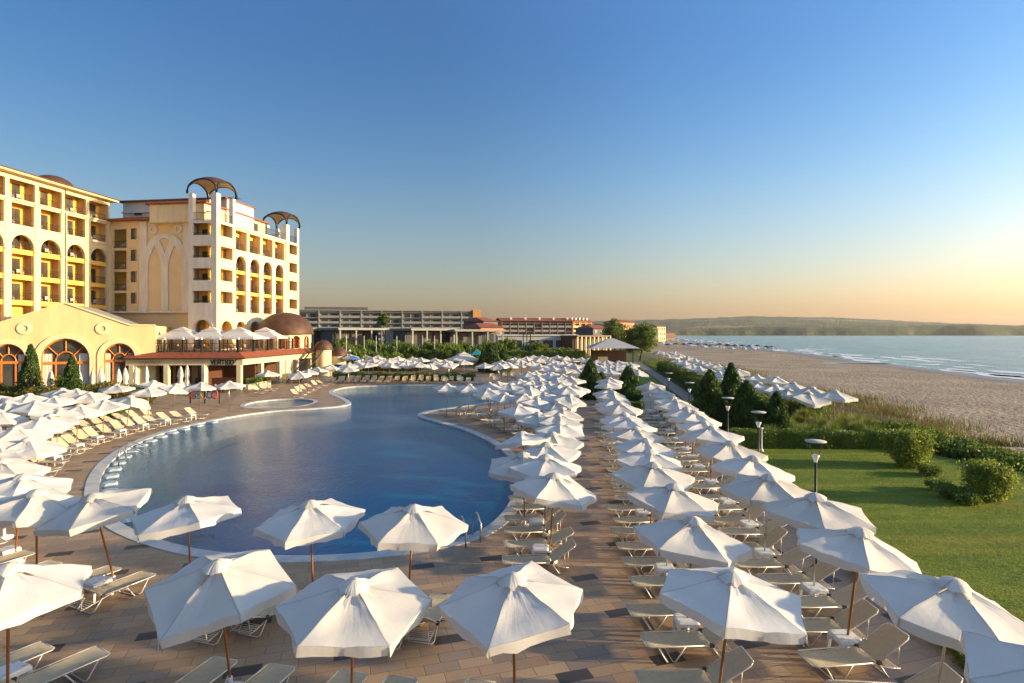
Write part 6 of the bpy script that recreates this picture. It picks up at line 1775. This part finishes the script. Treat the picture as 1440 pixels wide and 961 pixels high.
# spit of deck that reaches into the pool
for k, (px, py) in enumerate(((628, 541), (658, 542), (690, 548), (709, 555), (717, 541), (733, 556), (768, 539), (752, 545), (795, 556), (748, 561), (700, 538), (785, 546), (730, 571), (757, 583), (779, 566))):
    q = G(px, py, 2.45); parasol(q.x, q.y, ["leftmost white parasol at the tip of the deck spit in the pool", "white parasol second from the tip of the deck spit"][k] if k < 2 else "white parasol in the cluster at the root of the deck spit", None if k < 2 else "parasols at the root of the deck spit", 1, tilt=(rnd.gauss(1, 3), rnd.gauss(0, 4)), z=0)
for k, (px, py) in enumerate(((612, 579), (633, 580), (649, 582.5), (661, 586), (670, 591), (679, 595), (692, 600), (704, 604), (714, 610))):
    q = G(px, py, .34); a = 24; sunbed(q.x + math.cos(R(a)) + .3, q.y + math.sin(R(a)), a, f"sunbed, {'first' if k == 0 else ORD[k]} from the tip along the edge of the deck spit", "sunbeds along the deck spit", z=0)
    if k % 2 == 1: table(q.x + 1.0, q.y + .9, a, f"white table by the {'second fourth sixth eighth'.split()[k // 2]} sunbed from the tip of the deck spit", "tables on the deck spit")
    if k > 1: sunbed(q.x + 3.4, q.y + 1.9, a, "sunbed in the second line on the deck spit, under the parasols", "second line of sunbeds on the deck spit", z=0)
# far side of the pool
for j, yy_ in enumerate((76.0, 78.6)):
    for k in range(20 if j == 0 else 16):
        x = -23.5 + k * 1.05 + j * .6; 
        if rnd.random() < .08: continue
        sunbed(x, yy_ - max(0, k - 14) * .5, 92, "pale sunbed facing the pool in the %s row across the water" % ("front" if j == 0 else "back"), "sunbeds in the %s row across the water" % ("front" if j == 0 else "back"), z=0)
for px, py in ((365, 549), (373, 547), (381, 546), (420, 555), (425, 551.5), (431, 548), (438, 545), (446, 542), (455, 539.5), (464, 537), (473, 535)):
    q = G(px, py, .3); sunbed(q.x, q.y, 150, "sunlit sunbed on the deck between the bar and the pool's far left corner" if px > 400 else "sunlit sunbed beside the paddling pool in front of the bar's edge", "sunbeds below the stairs" if px > 400 else "sunbeds beside the paddling pool", z=0)
for px, py, lab in ((376, 523, "white parasol beside the bar's corner, above the sunbeds by the paddling pool"), (422, 524, "white parasol in front of the stairs, nearest of the stairs group"), (432, 521, "white parasol in front of the stairs, middle of the stairs group"), (446, 518, "white parasol right of the stairs beside the small domes"), (467, 515, "white parasol in front of the round kiosk"), (491, 517, "white parasol at the pool's far left corner, right of the kiosk")):
    q = G(px, py, 2.45); parasol(q.x, q.y, lab, None, 1, z=0)

# the dense field of parasols beyond the pool
zf = [(520, 430), (605, 428), (515, 452), (580, 475), (660, 470), (710, 480), (770, 462), (555, 512), (630, 500), (730, 512), (830, 480), (845, 507), (890, 460), (960, 470), (940, 512), (1020, 508), (1065, 465), (1060, 500), (1130, 520), (1290, 490), (1240, 530), (1340, 525), (1400, 542), (1435, 528), (400, 515), (475, 505), (690, 508), (780, 505), (1180, 505), (395, 455), (490, 475), (620, 452), (1150, 478), (900, 500)]
Fp = [(x / 5.538 + 420, y / 5.538 + 420) for x, y in zf]
zf2 = [(20, 455), (60, 470), (110, 450), (160, 465), (205, 450), (300, 400), (340, 415), (380, 402), (430, 387), (490, 392), (540, 405), (600, 390), (650, 400), (700, 400), (750, 408), (795, 412), (860, 422), (940, 425), (1015, 432), (1090, 434), (350, 432), (420, 432), (480, 448), (560, 432), (600, 442), (640, 430), (680, 445), (720, 450), (780, 440), (840, 450), (900, 445), (960, 450), (270, 470), (350, 470), (430, 490), (500, 470), (570, 470), (650, 480), (740, 482), (800, 470), (890, 466), (1000, 468), (1100, 475), (1060, 455), (250, 495), (330, 500), (400, 512), (560, 515), (630, 520), (690, 548), (150, 580), (280, 590), (400, 612), (530, 580), (530, 640), (660, 610), (470, 555), (600, 560), (720, 590), (340, 545), (1140, 485), (950, 480), (220, 430), (255, 445), (470, 412), (570, 412), (530, 500), (460, 520), (410, 560), (610, 590), (480, 600)]
Fp += [(x / 4.8 + 660, y / 4.8 + 420) for x, y in zf2]
def in_pool(x, y): return inside(pool_out, x, y)
for px, py in Fp:
    py = py + 1.0
    q = G(px, py, 2.45)
    if in_pool(q.x, q.y) or inside(lawn2b, q.x, q.y): continue
    if q.y < 60: lab, grp = "white parasol in the nearer part of the crowded field right of the far pool edge", "nearer parasols of the crowded field"
    elif px < 660: lab, grp = "white parasol in the long line across the pool in front of the green belt", "parasols across the pool"
    else: lab, grp = "small white parasol far back in the crowded field", "farther parasols of the crowded field"
    parasol(q.x, q.y, lab, grp, 1, z=0, scale=rnd.uniform(.98, 1.1))
for k in range(26):
    x = rnd.uniform(-3, 11); y = rnd.uniform(58, 96); sunbed(x, y, rnd.choice((2, 92, 178)), "sunbed glimpsed between the parasols of the crowded field", "sunbeds in the crowded field", z=0)
pavilion("white tent with a peaked roof beside the turquoise playhouse", (at(652, 101).x, 101, 0), .3, 2.6, 2.0)["group"] = "tents across the pool"
# coloured parasols and the water-slide corner
for px, d, mat, lab in ((492, 90, 'blue_cloth', "blue and white striped parasol beside the round kiosk"), (484, 99, 'canvas', "plain pale parasol behind the striped blue one")):
    q = at(px, d); t = parasol(q.x, q.y, lab, None, 1, z=0, scale=1.25)
    if mat == 'blue_cloth':
        me = t.children[0].data.copy(); me.materials.clear(); me.materials.append(M['canvas']); me.materials.append(M['blue_cloth'])
        for i_, p_ in enumerate(me.polygons): p_.material_index = 1 if (i_ // 54) % 2 == 0 else 0
        t.children[0].data = me
q = at(487, 88); t = thing("blue_awning", "blue cloth screen standing between the kiosk and the white parasols", "screen", (q.x, q.y, 0))
m_ = MB(); n_ = 14
m_.add([(-1.8 + 3.6 * k / n_, .06 * (k % 2), z) for k in range(n_ + 1) for z in (.1, 1.8)], [(2 * k, 2 * k + 2, 2 * k + 3, 2 * k + 1) for k in range(n_)]); m_.build("cloth", M['blue_cloth'], None).parent = t
for x in (-1.8, 0, 1.8): m_ = MB(); m_.tube([(x, .1, 0), (x, .1, 1.9)], .03, 5); m_.build("post", M['iron'], None).parent = t
# colourful rack by the bar
q = G(288, 560, .5); t = thing("towel_rack", "rack of colourful swim rings and towels in front of the bar terrace", "rack", (q.x, q.y, 0))
m_ = MB(); m_.box(-1.4, 1.4, -.04, .04, 1.5, 1.58)
for x in (-1.35, 0, 1.35): m_.box(x - .04, x + .04, -.04, .04, 0, 1.5)
m_.build("frame", M['iron'], None).parent = t
for k, mt in enumerate(('red_paint', 'turq', 'yellow', 'blue_cloth', 'red_paint')):
    m_ = MB(); cx_ = -1.0 + k * .5; m_.tube([(cx_ + .25 * math.cos(a), -.12, .85 + .38 * math.sin(a)) for a in np.linspace(0, 2 * math.pi, 16, endpoint=False)], .07, 6, closed=True); m_.build("swim_ring", M[mt], None).parent = t

# closed parasols in front of the hall and the bar
def closed_mesh(seed):
    q = random.Random(seed); n = 16; vs = []; fs = []
    prof = [(.03, 3.25), (.10, 3.1), (.20, 2.6), (.25, 2.1), (.17, 1.75), (.27, 1.3), (.38, .95), (.33, .9)]
    ph = q.random() * 6; ph2 = q.random() * 6
    for i, (r_, z) in enumerate(prof):
        for k in range(n):
            a = 2 * math.pi * k / n; w_ = 1 + .22 * math.sin(5 * a + ph + i * .4) * (i > 0) + .1 * math.sin(8 * a + ph2)
            vs.append((r_ * w_ * math.cos(a), r_ * w_ * math.sin(a), z + (.08 * math.sin(4 * a + ph) if i >= 6 else 0)))
    for i in range(len(prof) - 1):
        for k in range(n): fs.append((i * n + k, i * n + (k + 1) % n, (i + 1) * n + (k + 1) % n, (i + 1) * n + k))
    me = bpy.data.meshes.new("folded_canopy"); me.from_pydata(vs, [], fs); me.materials.append(M['canvas']); me.polygons.foreach_set("use_smooth", [True] * len(fs)); return me
CM = [closed_mesh(s) for s in range(4)]
m_ = MB(); m_.tube([(0, 0, 0), (0, 0, 3.4)], .035, 8); CPOLE = mb_mesh(m_, "pole", M['wood_pole'])
cl = [(72, 52, "folded white parasol between the slim cypress and the young tree"), (111, 53.5, "folded white parasol just right of the slim cypress at the hall's middle window"), (130, 55, "folded white parasol between the hall's middle and right arched windows"), (142, 56.5, "folded white parasol at the left jamb of the hall's right arched window"), (167, 57, "folded white parasol in front of the right arched window of the hall"),
      (176, 58.5, "folded white parasol at the right jamb of the hall's right arched window"), (191, 59, "folded white parasol just left of the bar's left lettering"), (206, 61, "folded white parasol below the bar's left lettering"), (254, 61.5, "folded white parasol in front of the bar, left of the pair"), (263, 62, "folded white parasol in front of the bar, right of the pair"), (287, 62, "folded white parasol left of the dark lettering on the bar")]
for k, (px, d, lab) in enumerate(cl):
    q = at(px, d); t = thing("folded_parasol", lab, "folded parasol", q, rnd.random() * 6); t.scale = (rnd.uniform(.9, 1.1),) * 2 + (rnd.uniform(.93, 1.0),)
    child("folded_canopy", CM[k % 4], t); child("pole", CPOLE, t)

# beach parasols on the slope to the sand
ra = [(225, 322), (275, 345), (325, 355), (368, 372), (410, 388), (455, 402), (510, 412), (570, 425), (660, 447), (770, 487), (900, 502), (1020, 542), (1150, 577), (1300, 600)]
rb = [(125, 315), (165, 330), (210, 350), (250, 375), (300, 388), (350, 412), (398, 428), (465, 448), (530, 465), (595, 492), (680, 512), (790, 542), (905, 562), (985, 590), (1100, 612)]
for lst, nm in ((ra, "seaward"), (rb, "landward")):
    for k, (x, y) in enumerate(lst[::-1]):
        px, py = x / 4.8 + 900, y / 4.8 + 430; zz = -1.2
        for _ in range(6):
            q = G(px, py, zz + 2.45); zz = gz(q.x, q.y)
        t = parasol(q.x, q.y, f"white beach parasol, {nth(k)} in the {nm} row between cypresses and beach", f"beach parasols of the {nm} row", 1, tilt=(rnd.gauss(0, 2), rnd.gauss(3, 2)), scale=1.08)
# parasols on the public beach far off: dark thatched ones, then pale ones
m_ = MB(); m_.lathe([(0, 2.7), (.5, 2.5), (1.5, 2.0), (1.55, 1.9)], n=12); TH = mb_mesh(m_, "thatched_top", M['thatch']); m_ = MB(); m_.tube([(0, 0, 0), (0, 0, 2.6)], .06, 5); THP = mb_mesh(m_, "pole", M['dark_wood'])
for k in range(15):
    px = 940 + k * 10.5 + rnd.uniform(-2, 2); py = 484.5 + rnd.uniform(-.8, 1.2) + k * .1; q = G(px, py, 0.2)
    q.z = gz(q.x, q.y)
    t = thing("thatched_parasol", "small dark thatched parasol in the line on the far beach", "thatched parasol", q, rnd.random(), "thatched parasols on the far beach"); child("thatched_top", TH, t); child("pole", THP, t)
    s_ = q.y / 220; t.scale = (s_, s_, max(.8, s_ * .8))
m_ = MB(); m_.lathe([(.02, 2.5), (.8, 2.2), (1.4, 1.85), (1.4, 1.7)], n=8, smooth=False); FARC = mb_mesh(m_, "canopy", [M['bus_blue']]); 
for k in range(110):
    d = rnd.uniform(250, 620); s_ = shore(d); x = s_ - 14 - rnd.random() ** 1.2 * min(60, d * .13)
    px = 720 + FOC * x / d
    if px < 905: continue
    o = bpy.data.objects.new("beach_parasol", FARC) if k % 3 else bpy.data.objects.new("beach_parasol", VAR[0][0]); COL.objects.link(o)
    o.location = (x, d, gz(x, d)); o.scale = (1.25, 1.25, 1.0)
    tag(o, "tiny pale blue parasol on the far public beach" if k % 3 else "tiny white parasol on the far public beach", "parasol", "pale blue parasols on the far beach" if k % 3 else "white parasols on the far beach")

# ------------------------------------------------------------------ lamps, ladders, rails, fence
def lamp(loc, label):
    t = thing("garden_lamp", label, "lamp post", loc, .2, "garden lamps beside the lawn row")
    m_ = MB(); m_.tube([(0, 0, 0), (0, 0, 2.97)], .034, 10); m_.lathe([(0, .0), (.12, 0), (.12, .03), (.05, .12)], n=12); m_.build("pole", M['iron'], None).parent = t
    m_ = MB(); m_.lathe([(.045, 2.97), (.055, 3.03), (.10, 3.14), (.105, 3.17), (.08, 3.17), (.07, 3.15), (0, 3.15)], n=16); m_.build("lamp_head", M['lamp_white'], None).parent = t
    m_ = MB(); m_.lathe([(0, 3.52), (.26, 3.54), (.28, 3.55), (.27, 3.57), (0, 3.58)], n=28); m_.build("reflector_plate", M['plate'], None).parent = t
    for s in (-1, 1): m_ = MB(); m_.tube([(s * .09, 0, 3.16), (s * .23, 0, 3.54)], .008, 5); m_.build("arm", M['iron'], None).parent = t
for px, py, lab in ((1147, 621, "nearest tall garden lamp with a round white plate, alone on the lawn"), (1066.6, 580, "garden lamp with a round white plate in front of the rightmost cypress"), (1023.5, 560, "garden lamp with a round white plate between the two broad cypresses"), (969.6, 538.5, "small garden lamp left of the cypresses, nearer of the two far ones"), (940.4, 525, "farthest small garden lamp beside the path")):
    q = G(px, py, 3.55); q.z = 0; lamp(q, lab)
q = G(1071, 612, .9); t = thing("garden_shower", "small white garden shower column behind the hedge between two cypresses", "shower", (q.x, q.y, 0))
m_ = MB(); m_.lathe([(.1, 0), (.1, .08), (.04, .15), (.04, 1.2), (.09, 1.25), (.09, 1.3), (0, 1.33)], n=12); m_.build("column", M['white_plastic'], None).parent = t
def pool_rail(name, label, ends, h=.95):
    t = thing(name, label, "pool handrail", (ends[0][0], ends[0][1], 0))
    return t
def hoop(a, b, r_=.028, hi=.85):
    """handrail from deck point a over to water point b"""
    m_ = MB(); pts = []
    for k in range(13):
        f = k / 12; x = a[0] + (b[0] - a[0]) * f; y = a[1] + (b[1] - a[1]) * f
        z = hi * math.sin(math.pi * min(1, f * 1.0) ** .8) ** .55 if 0 < f < 1 else 0
        pts.append((x, y, z if f < 1 else -.6))
    m_.tube([(a[0], a[1], 0)] + [(a[0], a[1], hi * .7)] + pts[2:], r_, 8); return m_
a1, b1 = G(655, 770), G(634, 751); a2, b2 = G(676, 763), G(651, 742)
t = thing("pool_ladder", "steel pool ladder with two curved rails at the pool's near right edge", "pool ladder", (a1.x, a1.y, 0))
for a, b in ((a1, b1), (a2, b2)):
    d = Vector((b.x - a.x, b.y - a.y, 0)).normalized() * .75; hoop((a.x, a.y), (a.x + d.x, a.y + d.y)).build("rail", M['steel'], t)
t = thing("step_handrail", "pair of long steel handrails leading down the pool's left steps", "pool handrail", tuple(G(175, 655)))
for (px, py), (qx, qy) in (((167, 656), (207, 649)), ((177, 650), (212, 641))):
    a = G(px, py); b = G(qx, qy, -.3)
    m_ = MB(); m_.tube([(a.x, a.y, 0), (a.x, a.y, .82), (a.x + (b.x - a.x) * .12, a.y + (b.y - a.y) * .12, .93), (a.x + (b.x - a.x) * .3, a.y + (b.y - a.y) * .3, .85), (b.x, b.y, .1), (b.x, b.y, -.8)], .028, 8); m_.build("rail", M['steel'], t)
# pale blue blocks lining the left edge of the pool
blk_me = None; acc = 0
ip = offset(pool_in, -.38)
run2 = [i for i in run]
last = None; kk = 0
for i in run2:
    x, y = ip[i]
    if last is not None and math.hypot(x - last[0], y - last[1]) < 1.0: continue
    last = (x, y)
    nx, ny = ip[(i + 1) % len(ip)]; an = math.atan2(ny - y, nx - x)
    if blk_me is None:
        m_ = MB(); m_.rbox(-.34, .34, -.30, .30, -.6, .03, .09); blk_me = mb_mesh(m_, "pool_block", M['pale_mosaic'])
    o = link("pool_seat_block", blk_me); o.location = (x, y, .0); o.rotation_euler = (0, 0, an)
    tag(o, "rounded pale blue mosaic block on the curved top step of the pool's left edge", "pool block", "mosaic blocks along the pool's left edge")
# slatted fence at the foot of the bank
def fence(label, pts, h=1.05):
    root = thing("slat_fence", label, "fence", (pts[0][0], pts[0][1], 0)); m_ = MB(); pst = MB()
    for (ax, ay), (bx, by) in zip(pts, pts[1:]):
        L_ = math.hypot(bx - ax, by - ay); n_ = int(L_ / .16)
        for k in range(n_):
            f = (k + .5) / n_; x, y = ax + (bx - ax) * f, ay + (by - ay) * f; z = gz(x, y); j = rnd.uniform(-.06, .06)
            m_.set((x, y, z, math.atan2(by - ay, bx - ax) + rnd.uniform(-.2, .2))); m_.box(-.03, .03, -.012, .012, 0, h + j)
        for hh_ in (.25, .8):
            za, zb = gz(ax, ay) + hh_, gz(bx, by) + hh_; pst.tube([(ax, ay, za), (bx, by, zb)], .02, 4)
        pst.tube([(bx, by, gz(bx, by)), (bx, by, gz(bx, by) + h + .15)], .05, 5)
    m_.build("slats", M['fence_wood'], root); pst.build("rails", M['fence_wood'], root)
fy = [58, 53, 48, 44, 40, 37]
fence("bleached slat fence at the foot of the bank, right of the beach parasols", [(29.8 - (58 - y) * .14, y) for y in fy])
fence("bleached slat fence behind the shrubs at the right edge of the photo", [(27.6, 33.5), (27.0, 30), (26.6, 27), (26.4, 23)], 1.0)

# haze over the bay: one closed box of pale even air
hz_box = MB(); hz_box.box(-1500, 6000, -200, 5200, -20, 140)
hm = bpy.data.materials.new("haze"); hm.use_nodes = True
for nd in list(hm.node_tree.nodes):
    if nd.type != 'OUTPUT_MATERIAL': hm.node_tree.nodes.remove(nd)
pv = hm.node_tree.nodes.new("ShaderNodeVolumePrincipled"); pv.inputs["Color"].default_value = (.86, .84, .82, 1); pv.inputs["Density"].default_value = HAZE = .00007; pv.inputs["Anisotropy"].default_value = .3
hm.node_tree.links.new(pv.outputs[0], hm.node_tree.nodes["Material Output"].inputs["Volume"])
tag(hz_box.build("haze", hm), "thin pale haze over the bay", "haze", kind='stuff')
